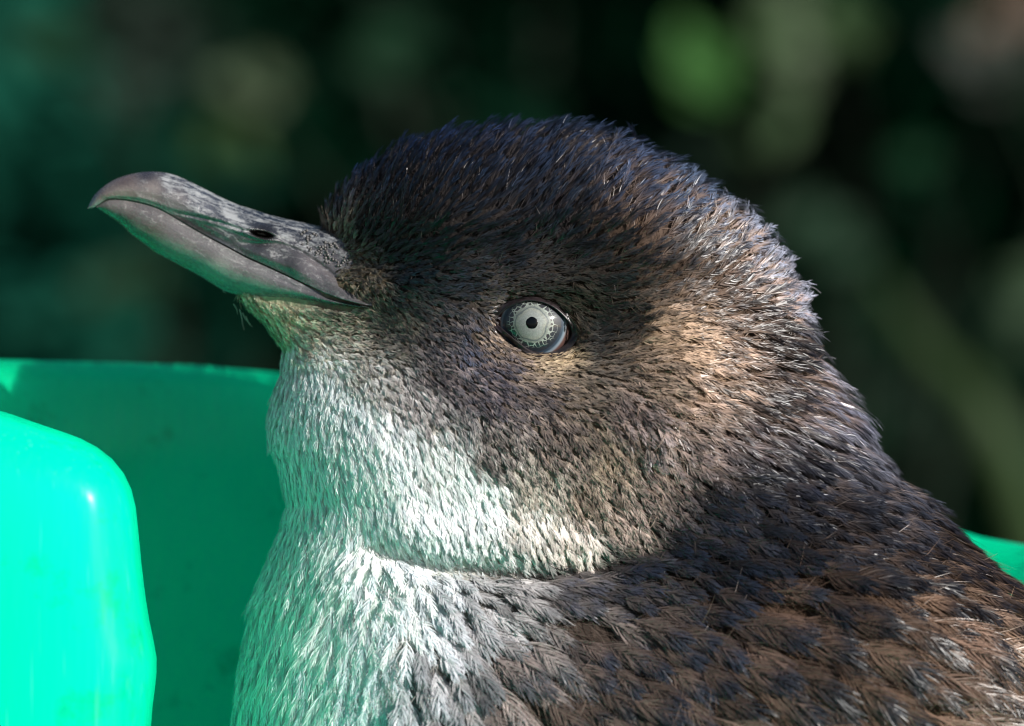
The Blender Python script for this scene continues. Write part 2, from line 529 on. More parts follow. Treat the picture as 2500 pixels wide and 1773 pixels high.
def hedge():
    root = empty('hedge', (0, YB + 1.3, 0))
    tag(root, 'tall dark clipped hedge running behind all the shrubs', 'hedge')
    g = np.random.default_rng(5)
    nx, nz = 90, 40
    V = []
    for k in range(nz):
        for i in range(nx):
            V.append((-4.5 + 9 * i / (nx - 1), YB + 1.25 + 0.12 * g.uniform(-1, 1) + 0.08 * math.sin(i * 0.7 + k), 2.6 * k / (nz - 1)))
    F = [tuple(f) for f in grid_faces(nz, nx, False)]
    n0 = len(V)
    for k in range(nz):
        V.append((-4.5, YB + 1.9, 2.6 * k / (nz - 1)))
    link('core', mesh('core', V[:n0], F), L_shade, root)
    lv, lf = leaf_shape(1, 0.55)
    VV, FF, off = [], [], 0
    for k in range(5200):
        p = np.array([g.uniform(-4.4, 4.4), YB + 1.18 + g.uniform(-0.14, 0.08), g.uniform(0, 2.6)])
        Vl = lv * g.uniform(0.05, 0.09) @ rotm(g.uniform(0, 6.28), g.uniform(-0.6, 0.9), g.uniform(-0.8, 0.8)).T + p
        VV.append(Vl); FF += [tuple(i + off for i in f) for f in lf]; off += len(Vl)
    tag(link('foliage', mesh('foliage', np.vstack(VV), FF, False), L_shade, root), kind='stuff')
hedge()

def sprig(px, py, y, n, L, spread, mat, label, seed, flat=0.0, name='leafy_sprig'):
    """a long twig that leans into the light with a few sunlit leaves"""
    g = np.random.default_rng(seed)
    c = np.array(at(px, py, y))
    base = np.array([c[0] + g.uniform(-0.15, 0.15), y + 0.25, 0.0])
    root = empty(name, tuple(base))
    tag(root, label, 'sprig', 'sunlit sprigs standing out from the shrubs')
    P = catmull([base, base * 0.5 + c * 0.5 + np.array([0.03, 0.1, 0.08]), c + np.array([0, 0.01, 0])], 14)
    V, F = tube(P, np.linspace(0.006, 0.002, 14), 6)
    link('stem', mesh('stem', V, F), bark, root)
    lv, lf = leaf_shape(1, 0.62, 0.12)
    k1 = 0
    for k in range(n):
        p = c + g.normal(0, 1, 3) * np.array([spread, spread * 0.5, spread])
        # leaves turned towards the open side (camera and sun)
        M = np.array(Matrix.Rotation(g.uniform(0, 6.28), 3, Vector((0.25, -0.9, 0.35)).normalized()) @ Vector((0.25, -0.9, 0.35)).to_track_quat('Z', 'X').to_matrix() @ Matrix.Rotation(g.uniform(-0.5, 0.5), 3, 'X'))
        Vl = lv * L * g.uniform(0.75, 1.2)
        Vl = (Vl - Vl.mean(0)) @ M.T + p
        link('leaf', mesh('leaf', Vl, lf, False), mat, root)
    return root

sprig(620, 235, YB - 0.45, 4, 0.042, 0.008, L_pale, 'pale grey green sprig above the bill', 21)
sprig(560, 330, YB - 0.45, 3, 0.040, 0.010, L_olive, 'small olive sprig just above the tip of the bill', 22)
sprig(1690, 165, YB - 0.5, 6, 0.042, 0.007, L_sunlit, 'bright green sprig coloured as sunlit above the crown', 23)
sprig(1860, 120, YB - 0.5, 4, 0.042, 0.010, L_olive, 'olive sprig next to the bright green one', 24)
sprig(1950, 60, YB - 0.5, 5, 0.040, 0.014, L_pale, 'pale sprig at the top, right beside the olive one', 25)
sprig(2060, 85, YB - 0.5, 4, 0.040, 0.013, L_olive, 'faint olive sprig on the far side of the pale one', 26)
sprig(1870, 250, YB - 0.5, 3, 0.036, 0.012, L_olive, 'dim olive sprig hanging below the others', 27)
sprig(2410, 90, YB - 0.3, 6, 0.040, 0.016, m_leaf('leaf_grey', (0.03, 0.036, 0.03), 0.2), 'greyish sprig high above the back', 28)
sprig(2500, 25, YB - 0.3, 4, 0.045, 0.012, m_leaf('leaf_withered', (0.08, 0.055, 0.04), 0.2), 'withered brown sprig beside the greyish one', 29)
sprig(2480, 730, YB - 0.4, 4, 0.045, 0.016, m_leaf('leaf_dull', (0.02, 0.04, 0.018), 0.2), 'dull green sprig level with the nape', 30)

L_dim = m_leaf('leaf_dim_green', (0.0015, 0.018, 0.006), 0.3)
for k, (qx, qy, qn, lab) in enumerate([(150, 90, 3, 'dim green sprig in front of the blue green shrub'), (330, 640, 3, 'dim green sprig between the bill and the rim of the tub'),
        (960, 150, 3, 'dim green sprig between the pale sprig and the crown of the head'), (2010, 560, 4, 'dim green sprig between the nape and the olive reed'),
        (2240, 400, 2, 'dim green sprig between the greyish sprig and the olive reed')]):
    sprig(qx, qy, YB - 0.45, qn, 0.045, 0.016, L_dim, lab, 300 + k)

# a broad reed blade leaning behind the nape
def reed(p0, p1, wid, y, label, mat):
    a = np.array(at(*p0, y)); b = np.array(at(*p1, y - 0.05))
    ext = a + (a - b) * 0.0
    base = np.array([b[0] + (b[0] - a[0]) * 0.9, y, 0.0])
    P = catmull([base, b + np.array([0.01, 0, 0]), (a + b) / 2, a], 24)
    root = empty('reed', tuple(base)); tag(root, label, 'reed')
    V, F = [], []
    for i, p in enumerate(P):
        d = P[min(i + 1, 23)] - P[max(i - 1, 0)]; d /= np.linalg.norm(d)
        s = np.cross(d, [0, 1, 0]); s /= np.linalg.norm(s)
        wv = wid * (1.0 - 0.85 * (i / 23) ** 2.5)
        V += [p - s * wv, p + np.array([0, 0.006, 0]), p + s * wv, p + np.array([0, 0.009, 0])]
    F = [tuple(f) for f in grid_faces(24, 4)] + [(3, 2, 1, 0), (92, 93, 94, 95)]
    link('blade', mesh('blade', V, F), mat, root)
    return root
L_reed = m_leaf('reed_blade', (0.022, 0.04, 0.015), 0.25)
reed((2120, 640), (2400, 1090), 0.019, YB - 0.6, 'broad olive reed blade leaning behind the nape', L_reed)

# ------------------------------------------------------------------ the tub
OX, OY, OA, OB, ON = 0.003, 0.020, 0.106, 0.072, 2.8
def oval(th, grow=0.0):
    c, s = math.cos(th), math.sin(th)
    return np.array([OX + (OA + grow) * math.copysign(abs(c) ** (2 / ON), c), OY + (OB + grow) * math.copysign(abs(s) ** (2 / ON), s)])

def rim_z(x, y):
    """height of the tub's rim: high at the back left, sinking to the right, cut away in front"""
    xb = [-0.15, -0.09, -0.055, -0.02, 0.02, 0.08, 0.12]
    zb = [0.0008, 0.0012, 0.0002, -0.003, -0.012, -0.0295, -0.036]
    zr = np.interp(x, xb, zb)
    f = smooth(-y, -0.055, 0.03)          # 0 at the back, 1 in front
    left = smooth(-x, 0.085, 0.12)
    zf = -0.060 * (1 - left) + (-0.004) * left
    return ZC + zr * (1 - f) + zf * f

def build_tub():
    root = empty('plastic_tub', (OX, OY, 0.0))
    tag(root, 'glossy translucent green plastic tub that the penguin sits in', 'tub')
    n, m = 200, 26
    floor_z = 0.004
    V = []
    ths = [2 * math.pi * k / n for k in range(n)]
    # outer wall up, rolled rim, inner wall down, floor
    for k, th in enumerate(ths):
        o = oval(th); rz = rim_z(o[0], o[1])
        prof = []
        for q in np.linspace(0, 1, 9):
            prof.append((-0.012 * (1 - q), floor_z - 0.004 + q * (rz - 0.006 - floor_z)))
        for a in np.linspace(-90, 90, 7):       # rolled rim
            prof.append((0.0012 + 0.0024 * math.cos(R(a)) , rz - 0.0035 + 0.0030 * math.sin(R(a))))
        for q in np.linspace(1, 0, 9):
            prof.append((-0.0032 - 0.012 * (1 - q), floor_z + q * (rz - 0.004 - floor_z)))
        prof.append((-0.05, floor_z))
        V.append([(*oval(th, g), z) for g, z in prof])
    V = np.array(V)
    mm = V.shape[1]
    F = []
    for k in range(n):
        k2 = (k + 1) % n
        for j in range(mm - 1):
            F.append((k * mm + j, k2 * mm + j, k2 * mm + j + 1, k * mm + j + 1))
    F.append(tuple(k * mm + mm - 1 for k in range(n)))
    F.append(tuple(k * mm for k in range(n))[::-1])
    me = mesh('wall', V.reshape(-1, 3), F)
    link('wall', me, MAT['plastic'], root)
    # thick hollow-moulded front panel ending beside the cut-out
    yF = -0.030
    out = [(-330, 940), (-150, 962), (0, 1003), (110, 1040), (200, 1072), (262, 1110), (305, 1160), (328, 1220), (338, 1300), (348, 1400), (362, 1500),
           (380, 1590), (383, 1630), (376, 1700), (368, 1780), (352, 2100), (340, 2700), (330, 3600), (-330, 3600)]
    P = catmull(np.array(out[:-1]), 70)
    nP = len(P)
    def layer(inset, y):
        pts = []
        for i in range(nP):
            d = P[min(i + 1, nP - 1)] - P[max(i - 1, 0)]; d /= np.linalg.norm(d)
            nrm = np.array([-d[1], d[0]])      # towards the inside of the panel
            q = P[i] + nrm * inset
            v = at(q[0], q[1], y)
            x = v.x
            # follow the curved plan of the tub
            bend = 0.0
            pts.append((x, y + bend, max(v.z, 0.006)))
        lo = at(-330, 3600, yF)
        pts.append((pts[0][0], y, max(lo.z, 0.006)))
        return pts
    prof = []
    rB, rF, depth = 60, 130, 0.042
    for a in np.linspace(0, 90, 6):       # back round
        prof.append((rB * (1 - math.sin(R(a))), yF + depth - 0.004 * (1 - math.cos(R(a))) ))
    for q in np.linspace(0.1, 0.9, 4):
        prof.append((q * 14, yF + depth - 0.004 - q * (depth - 0.018)))
    for a in np.linspace(0, 90, 10):      # broad round towards the front
        prof.append((16 + rF * (1 - math.cos(R(a))), yF + 0.010 - 0.011 * math.sin(R(a))))
    rows = [layer(i, y) for i, y in prof]
    V = np.array(rows)
    m2 = V.shape[1]
    F = [tuple(f) for f in grid_faces(len(rows), m2, True)]
    F.append(tuple(range(m2))[::-1])
    F.append(tuple(range((len(rows) - 1) * m2, len(rows) * m2)))
    o = link('front_panel', mesh('front_panel', V.reshape(-1, 3), F), MAT['plastic'], root)
    return root
tub = build_tub()

# ------------------------------------------------------------------ penguin: body surface
TOP = 336.0
XL = np.array([(336, 1245), (344, 1140), (355, 1075), (372, 1005), (404, 935), (442, 876), (485, 828), (535, 797), (600, 800), (650, 785), (680, 680), (700, 590), (722, 582), (748, 606), (785, 645),
               (848, 693), (909, 690), (961, 672), (1013, 660), (1072, 660), (1131, 680), (1182, 692), (1225, 704), (1279, 694), (1355, 665), (1446, 628), (1529, 612),
               (1617, 595), (1704, 583), (1773, 576), (1950, 560), (2300, 560), (2900, 600), (3400, 680), (3700, 800)], float)
XR = np.array([(336, 1345), (344, 1412), (368, 1506), (416, 1604), (466, 1688), (515, 1762), (565, 1818), (622, 1862), (675, 1892), (725, 1915), (800, 1942), (875, 1973), (948, 2010),
               (1008, 2050), (1096, 2094), (1172, 2155), (1238, 2240), (1315, 2318), (1390, 2395), (1456, 2470), (1560, 2570), (1700, 2640), (1900, 2700), (2300, 2730), (2900, 2700), (3400, 2560), (3700, 2300)], float)

W = tps([(830, 560), (850, 620), (905, 745), (1000, 650), (1100, 750), (1300, 787), (1450, 800), (1300, 500), (1600, 600), (1850, 700), (1200, 1000), (1500, 1050), (1750, 1000),
         (800, 950), (690, 800), (640, 740), (750, 740), (900, 1150), (1000, 1350), (1500, 1400), (1900, 1200), (1000, 1600), (1700, 1600), (2200, 1500), (700, 1600), (1300, 340), (1600, 420), (950, 440),
         (1500, 2500), (800, 2500), (2500, 2500), (1500, 3500)],
        [8.8, 12.0, 12.4, 16.0, 18.8, 20.5, 22.0, 21.0, 24.5, 24.5, 25.0, 27.5, 27.5,
         16.5, 10.0, 8.0, 9.5, 22.0, 23.5, 27.0, 29.0, 31.0, 35.0, 36.0, 24.0, 18.0, 21.0, 12.0,
         52.0, 45.0, 50.0, 50.0])

RUFF = [(1700, 850), (1700, 920), (1680, 965), (1640, 1020), (1640, 1085), (1590, 1160)]
CREASE = [(860, 1310), (950, 1350), (1060, 1385), (1200, 1402), (1330, 1408), (1450, 1392), (1560, 1345), (1660, 1275)]
FOLD2 = [(800, 1290), (740, 1255), (680, 1235)]
EYE = (1300.0, 790.0)
def eye_ell(px, py):
    """normalised radius in the tilted opening of the eyelids"""
    a = R(-20)
    dx, dy = px - 1304, py - 798
    u = dx * math.cos(a) - dy * math.sin(a); v = dx * math.sin(a) + dy * math.cos(a)
    return np.hypot(u / 98.0, v / 62.0)

def half_depth(px, py):
    """half width of the bird (mm) at a photo pixel inside its outline"""
    xl = np.interp(py, XL[:, 0], XL[:, 1]); xr = np.interp(py, XR[:, 0], XR[:, 1])
    u = np.clip((px - xl) / (xr - xl), 0, 1)
    k = 2 * u - 1
    head = 1 - smooth(py, 1150, 1450)
    pl = 2.0 + 0.7 * (1 - head)
    E = (1 - np.abs(k) ** pl).clip(0) ** 0.5
    blunt = smooth(py, 800, 900)
    E = np.where(k < 0, (1 - blunt) * E + blunt * (1 - np.abs(k) ** 3.4).clip(0) ** 0.5, E)
    T = np.sqrt(np.clip(1 - (np.clip(720 - py, 0, None) / (720 - TOP)) ** 2, 0, 1))
    T = T ** 0.85
    bot = np.sqrt(np.clip(1 - (np.clip(py - 3000, 0, None) / 700.0) ** 2, 0, 1))
    # the table W holds true half widths: undo the mean edge fall-off there
    d = np.clip(W(px, py), 4, 60) * np.clip(E * 1.12, 0, 1) ** 0.8 * np.clip(T * 1.1, 0, 1) * np.maximum(bot, 0.0)
    # cheek ruffle: a step down to the right
    s, tt = polydist(px, py, RUFF)
    win = smooth(tt, 0.0, 0.15) * (1 - smooth(tt, 0.85, 1.0))
    d = d + win * np.where(s > 0, 0, 0) + win * 1.1 * (smooth(s, -3, 14)) * np.exp(-np.clip(s, 0, None) / 150.0)
    # crease between cheek and body
    s2, t2 = polydist(px, py, CREASE)
    w2 = smooth(t2, 0.0, 0.15) * (1 - smooth(t2, 0.5, 1.0))
    d = d - w2 * 2.4 * np.exp(-(s2 / 34.0) ** 2) + w2 * 1.2 * np.exp(-((s2 + 75) / 60.0) ** 2)
    # whorl on the breast
    d = d - 1.8 * np.exp(-(((px - 935) / 34.0) ** 2 + ((py - 1438) / 20.0) ** 2)) + 0.9 * np.exp(-(((px - 850) / 60.0) ** 2 + ((py - 1400) / 50.0) ** 2))
    # brow above the eye, socket
    d = d + 1.0 * np.exp(-(((px - 1340) / 130.0) ** 2 + ((py - 690) / 40.0) ** 2))
    r = eye_ell(px, py)
    d = d - 5.5 * (1 - smooth(r, 0.82, 1.12))
    return np.maximum(d, 0.0)

def build_surface(nu=210):
    q = np.linspace(0, 1, 120)
    ys = np.r_[TOP + (700 - TOP) * (1 - np.cos(q * math.pi / 2)), np.linspace(700, 1900, 240)[1:], np.linspace(1900, 3700, 60)[1:]]
    ys[0] = TOP + 0.05
    th = np.linspace(0, 2 * math.pi, nu, endpoint=False)
    uu = (1 - np.cos(th)) / 2
    xl = np.interp(ys, XL[:, 0], XL[:, 1])[:, None]; xr = np.interp(ys, XR[:, 0], XR[:, 1])[:, None]
    # soften the interpolated outline
    ker = np.exp(-np.linspace(-2, 2, 9) ** 2); ker /= ker.sum()
    def sm(a):
        b = np.convolve(np.pad(a[:, 0], 4, mode='edge'), ker, 'valid')
        b[:8] = a[:8, 0]
        return b[:, None]
    xl, xr = sm(xl), sm(xr)
    px = xl + (xr - xl) * uu[None]
    py = np.repeat(ys[:, None], nu, 1)
    d = half_depth(px, py) / 1000.0
    sgn = np.where(np.sin(th) >= 0, -1.0, 1.0)[None] * np.where(np.abs(np.sin(th)) < 1e-6, 0, 1)[None]
    y = YMID + sgn * d
    k = PX * (DIST + YMID) / DIST
    V = np.stack([(px - 1250) * k, y, ZC + (886.5 - py) * k], -1)
    return V, px, py

SV, SPX, SPY = build_surface()
# the traced pixels are seen through the surface's own depth, so bring near points to their apparent place
near = SV[..., 1] < YMID
kk = (DIST + SV[..., 1]) / (DIST + YMID)
kk = 1 + (kk - 1) * 1.0
kk_m = np.where(near, kk, 2 - kk)      # the far half mirrors the near one
SV[..., 0] = SV[..., 0] * kk_m
SV[..., 2] = ZC + (SV[..., 2] - ZC) * kk_m
SV[..., 2] = np.maximum(SV[..., 2], 0.012)
ns, nu = SPX.shape

# ------------------------------------------------------------------ plumage table
# photo x, y | flow angle (deg, up from right) | lift deg | length mm | base colour | tip colour (as seen in sunlight)
T_ = [
 (800, 500, 72, 30, 5.0, (95, 85, 85), (55, 70, 100)), (860, 430, 66, 34, 5.4, (88, 78, 80), (40, 58, 95)), (950, 380, 58, 34, 5.8, (90, 78, 76), (42, 58, 95)),
 (1100, 330, 52, 34, 6.0, (86, 78, 78), (48, 62, 95)), (1250, 315, 54, 38, 6.4, (86, 79, 80), (62, 70, 94)), (1450, 340, 50, 38, 6.4, (92, 84, 82), (72, 80, 102)),
 (950, 480, 52, 26, 5.2, (74, 64, 62), (36, 48, 64)), (1100, 450, 50, 26, 5.4, (76, 66, 62), (38, 48, 64)), (1300, 430, 54, 30, 5.8, (82, 74, 74), (56, 64, 82)),
 (1350, 530, 52, 24, 5.6, (74, 64, 62), (42, 48, 58)), (1520, 440, 52, 32, 6.2, (102, 88, 82), (80, 86, 106)), (1650, 500, 46, 34, 6.2, (120, 102, 94), (96, 102, 118)),
 (1780, 560, 38, 34, 6.2, (140, 120, 106), (118, 122, 134)), (1880, 650, 26, 32, 6.4, (150, 128, 114), (128, 130, 140)), (1930, 740, 14, 30, 6.4, (146, 122, 108), (124, 124, 132)),
 (1550, 580, 42, 22, 5.8, (108, 88, 74), (50, 50, 56)), (1650, 640, 34, 20, 5.8, (112, 92, 78), (42, 42, 48)), (1780, 700, 22, 22, 6.0, (132, 106, 90), (52, 48, 52)),
 (1850, 800, 4, 26, 6.2, (96, 78, 66), (26, 23, 26)), (1900, 860, -2, 26, 6.2, (90, 74, 64), (26, 23, 26)), (1985, 900, -4, 30, 6.4, (144, 122, 108), (112, 110, 116)),
 (2040, 1000, -12, 26, 6.4, (138, 120, 112), (104, 104, 114)), (1850, 980, -14, 18, 5.6, (122, 102, 90), (46, 42, 46)),
 # lores and bill base
 (820, 565, 48, 26, 3.6, (168, 152, 132), (150, 136, 120)), (845, 600, 20, 22, 3.0, (160, 146, 124), (118, 110, 98)), (840, 640, -18, 16, 2.6, (138, 126, 104), (104, 98, 84)), (880, 690, -48, 14, 2.8, (132, 118, 96), (104, 96, 82)),
 (915, 735, -40, 12, 2.6, (132, 118, 98), (104, 96, 82)), (900, 560, 40, 22, 4.0, (70, 64, 62), (30, 44, 54)), (940, 620, 12, 16, 3.6, (56, 54, 54), (20, 44, 50)), (1000, 690, -14, 14, 3.4, (54, 56, 58), (20, 50, 54)),
 (1080, 600, 18, 16, 4.2, (66, 58, 54), (28, 36, 44)), (1100, 700, 2, 12, 3.4, (62, 60, 60), (42, 52, 60)), (1220, 620, 24, 16, 4.4, (66, 58, 56), (30, 38, 46)), (1400, 620, 28, 16, 5.0, (62, 54, 50), (26, 32, 38)),
 # round the eye
 (1200, 735, 22, 6, 2.4, (92, 84, 74), (74, 74, 76)), (1300, 700, 10, 8, 2.6, (92, 80, 68), (62, 60, 58)), (1400, 725, -22, 12, 3.4, (92, 80, 62), (60, 58, 46)), (1430, 790, -48, 10, 3.0, (88, 76, 60), (44, 50, 46)),
 (1460, 822, 16, 12, 3.4, (46, 42, 40), (22, 30, 31)), (1530, 795, 20, 12, 3.8, (62, 54, 48), (26, 32, 33)), (1480, 700, 10, 14, 4.2, (70, 60, 52), (26, 38, 38)), (1420, 850, -4, 10, 3.4, (84, 76, 68), (58, 64, 66)), (1345, 882, 8, 6, 2.6, (196, 172, 138), (184, 158, 124)), (1390, 868, 18, 8, 2.8, (186, 162, 128), (164, 142, 112)), (1270, 862, -28, 6, 2.4, (156, 136, 118), (138, 122, 112)),
 (1215, 822, -48, 6, 2.2, (158, 136, 114), (128, 116, 108)), (1170, 770, -52, 8, 2.6, (92, 84, 78), (82, 80, 82)), (1140, 850, -58, 8, 3.0, (112, 104, 108), (96, 102, 120)), (1220, 900, -36, 10, 3.2, (122, 108, 104), (92, 92, 104)),
 (1050, 800, -32, 10, 3.2, (112, 100, 92), (80, 78, 80)), (960, 790, -28, 12, 3.2, (138, 124, 106), (108, 98, 88)),
 # cheek
 (620, 745, -35, 14, 2.4, (200, 194, 160), (178, 168, 138)), (680, 790, -34, 14, 2.8, (204, 198, 164), (182, 172, 140)), (760, 790, -12, 12, 3.2, (194, 186, 158), (158, 146, 122)), (860, 780, -8, 12, 3.2, (174, 162, 138), (138, 124, 106)), (860, 850, -30, 12, 3.4, (196, 188, 170), (168, 156, 138)),
 (700, 900, -74, 14, 3.4, (232, 236, 224), (226, 230, 218)), (800, 950, -72, 14, 3.6, (238, 242, 236), (232, 236, 230)), (920, 1060, -72, 14, 3.8, (238, 242, 238), (232, 236, 232)), (950, 930, -48, 12, 3.6, (196, 190, 180), (172, 162, 152)), (1020, 990, -56, 12, 3.8, (190, 182, 174), (152, 142, 136)),
 (1080, 920, -46, 12, 3.6, (138, 124, 118), (104, 96, 96)), (1200, 960, -44, 12, 3.8, (132, 118, 114), (92, 86, 92)), (1330, 960, -34, 12, 4.2, (130, 114, 106), (96, 90, 92)), (1450, 900, -18, 13, 4.4, (136, 120, 104), (112, 102, 92)),
 (1580, 830, 0, 14, 5.0, (180, 152, 124), (160, 134, 108)), (1680, 840, -2, 14, 5.2, (190, 160, 132), (164, 136, 110)), (1780, 860, -6, 16, 5.4, (168, 138, 114), (116, 94, 80)), (1600, 920, -24, 18, 5.4, (170, 146, 124), (158, 136, 116)), (1740, 960, -14, 14, 5.2, (168, 140, 118), (132, 110, 94)),
 (1540, 1000, -42, 16, 5.2, (150, 130, 118), (138, 122, 116)), (1590, 1080, -62, 18, 5.2, (158, 140, 130), (156, 142, 138)), (1480, 1100, -60, 14, 4.6, (158, 138, 114), (142, 124, 106)), (1340, 1070, -54, 12, 4.4, (142, 124, 110), (118, 104, 96)), (1200, 1080, -58, 12, 4.0, (158, 146, 136), (126, 116, 108)),
 (1080, 1130, -70, 13, 4.0, (226, 226, 218), (206, 204, 196)), (920, 1200, -74, 14, 4.0, (238, 242, 238), (234, 238, 234)), (1150, 1230, -72, 13, 4.0, (234, 238, 232), (226, 230, 224)), (1280, 1180, -64, 13, 4.2, (192, 182, 164), (160, 146, 130)), (1300, 1280, -70, 14, 4.0, (206, 200, 188), (180, 170, 156)),
 (1430, 1210, -64, 13, 4.4, (172, 152, 132), (152, 132, 114)), (1400, 1320, -72, 15, 4.0, (208, 196, 182), (188, 174, 160)), (1180, 1350, -72, 15, 3.8, (206, 208, 200), (196, 196, 188)), (1530, 1270, -56, 14, 4.4, (176, 154, 138), (156, 136, 124)), (1600, 1180, -50, 13, 4.6, (162, 140, 124), (138, 120, 110)),
 (1700, 1100, -34, 13, 4.8, (142, 122, 110), (112, 98, 94)), (1660, 1010, -26, 12, 4.8, (152, 130, 114), (122, 104, 94)), (1800, 1060, -26, 14, 5.2, (118, 102, 96), (72, 66, 70)), (1640, 1230, -40, 13, 4.8, (122, 106, 98), (92, 84, 86)),
 # black collar
 (1800, 1170, -34, 14, 5.4, (48, 45, 48), (32, 40, 54)), (1720, 1230, -28, 14, 5.2, (54, 50, 52), (34, 42, 58)), (1640, 1320, -20, 15, 5.6, (44, 40, 42), (36, 46, 64)), (1900, 1140, -28, 16, 5.8, (58, 52, 54), (38, 42, 54)), (1500, 1400, -12, 14, 5.4, (62, 56, 55), (48, 54, 70)),
 (2000, 1100, -24, 20, 6.2, (96, 86, 82), (56, 58, 68)), (2090, 1090, -26, 26, 6.4, (150, 134, 126), (116, 116, 124)), (2200, 1190, -32, 24, 6.8, (132, 118, 112), (86, 88, 98)), (1350, 1440, -20, 15, 5.4, (104, 96, 92), (86, 86, 94)), (1220, 1440, -38, 15, 5.2, (172, 166, 160), (150, 146, 142)),
 (2080, 1240, -22, 18, 7.0, (62, 54, 52), (30, 34, 42)), (1900, 1280, -22, 15, 6.6, (40, 37, 38), (26, 32, 44)), (1760, 1380, -22, 15, 6.8, (48, 42, 42), (34, 42, 56)), (2250, 1290, -22, 20, 8.0, (104, 86, 74), (42, 40, 46)),
 # back
 (2330, 1400, -22, 20, 9.0, (134, 108, 88), (34, 32, 38)), (2430, 1500, -28, 20, 9.5, (150, 122, 100), (32, 31, 38)), (2200, 1450, -24, 18, 9.0, (112, 88, 70), (30, 30, 36)), (2050, 1400, -24, 18, 8.5, (92, 74, 62), (38, 40, 48)), (2250, 1600, -28, 18, 10, (116, 92, 76), (32, 33, 39)),
 (1900, 1480, -28, 18, 9.0, (104, 82, 68), (48, 52, 62)), (1700, 1500, -30, 18, 8.5, (84, 70, 62), (58, 64, 80)), (1800, 1620, -34, 18, 10, (110, 88, 74), (50, 54, 66)), (2000, 1650, -36, 18, 10, (104, 82, 66), (46, 50, 60)), (2150, 1740, -38, 18, 10.5, (108, 86, 70), (40, 44, 54)),
 (2400, 1700, -34, 18, 11, (132, 106, 88), (32, 33, 40)), (1550, 1580, -34, 18, 8.5, (92, 76, 66), (58, 64, 78)), (1600, 1720, -42, 18, 10, (104, 84, 72), (48, 52, 64)), (1400, 1550, -36, 18, 8, (92, 78, 70), (60, 64, 78)), (1350, 1680, -50, 18, 9, (112, 94, 82), (64, 66, 76)),
 (1230, 1600, -52, 18, 8, (128, 114, 106), (104, 102, 106)), (1200, 1730, -64, 18, 9, (122, 108, 100), (92, 92, 98)),
 # breast
 (1120, 1500, -56, 18, 6.5, (186, 182, 178), (186, 184, 182)), (1000, 1480, -66, 20, 6.5, (222, 226, 222), (228, 232, 230)), (850, 1370, -104, 24, 6.5, (236, 240, 236), (236, 240, 236)), (960, 1400, -74, 20, 6, (222, 226, 222), (226, 230, 226)), (800, 1500, -104, 22, 7, (234, 238, 234), (234, 238, 234)),
 (900, 1600, -84, 22, 7.5, (218, 224, 222), (226, 232, 230)), (750, 1650, -104, 22, 7.5, (228, 234, 232), (230, 236, 234)), (1050, 1640, -74, 20, 8, (168, 164, 160), (158, 156, 156)), (900, 1750, -92, 22, 8, (214, 220, 218), (222, 228, 226)), (1050, 1760, -78, 20, 8.5, (150, 146, 142), (138, 136, 138)),
 (650, 1450, -98, 18, 6, (232, 236, 232), (232, 236, 232)), (600, 1700, -94, 18, 6.5, (232, 236, 232), (232, 236, 232)), (690, 1180, -84, 16, 4.5, (236, 240, 236), (236, 240, 236)), (660, 1020, -84, 16, 4, (236, 240, 236), (236, 240, 236)), (800, 1130, -78, 15, 4, (238, 242, 238), (234, 238, 234)), (760, 1260, -86, 16, 4.5, (234, 238, 234), (234, 238, 234)), (1050, 1300, -72, 15, 4, (232, 236, 230), (226, 230, 224)),
]
TP = np.array([(r[0], r[1]) for r in T_], float)
TA = np.array([(math.cos(R(r[2])), math.sin(R(r[2]))) for r in T_])
TL = np.array([r[3] for r in T_], float)
TN = np.array([r[4] for r in T_], float)
TB = np.array([lin(r[5]) for r in T_])
TT = np.array([lin(r[6]) for r in T_])
plush = (TP[:, 1] > 730) & (TP[:, 1] < 1370) & (TP[:, 0] < 1660)      # short plush on cheek and throat
TN = np.where(plush, TN * 0.72, TN)
lore = (TT.mean(1) < 0.065) & (TP[:, 0] < 1500) & (TP[:, 1] < 860)
TB = np.where(lore[:, None], TB * np.array([0.55, 0.6, 0.68]), TB)
inky = (TT.mean(1) < 0.045) & (TP[:, 0] > 1600) & (TP[:, 1] < 1420)
TB = np.where(inky[:, None], TB * 0.55, TB)
TT = np.where(inky[:, None], TT * 0.75, TT)
white = TB.mean(1) > 0.55
TL = np.where(white, TL * 0.45, TL)
TN = np.where(white & (TP[:, 1] > 1340), TN * 0.7, TN)
head = (TP[:, 1] < 900) & ~plush
TN = np.where(head, TN * 0.8, TN)
crest = (TP[:, 1] < 560) & (TP[:, 0] < 1800)
TT = np.where(crest[:, None], TT * np.array([0.82, 0.98, 1.08]), TT)  # bluer crown tips carry the sky's reflection in their colour

def table(px, py, g=None):
    """look every quantity up by distance-weighted interpolation; a small warp breaks the cells up"""
    px = np.asarray(px, float).ravel(); py = np.asarray(py, float).ravel()
    wx = 14 * np.sin(px * 0.045 + py * 0.021) + 10 * np.sin(py * 0.083 - px * 0.03)
    wy = 14 * np.sin(py * 0.05 - px * 0.027) + 10 * np.sin(px * 0.079 + py * 0.04)
    out = []
    for i0 in range(0, len(px), 20000):
        sl = slice(i0, i0 + 20000)
        r2 = (px[sl, None] + wx[sl, None] - TP[None, :, 0]) ** 2 + (py[sl, None] + wy[sl, None] - TP[None, :, 1]) ** 2
        wt = 1.0 / (r2 + 900.0) ** 2.0
        wt /= wt.sum(1, keepdims=True)
        out.append(np.c_[wt @ TA, wt @ TL, wt @ TN, wt @ TB, wt @ TT])
    return np.vstack(out)

# ------------------------------------------------------------------ body mesh
PENGUIN = empty('penguin', (0.03, YMID, 0.012))
tag(PENGUIN, 'young brown and white penguin with grey hooked bill sitting in the tub', 'penguin')

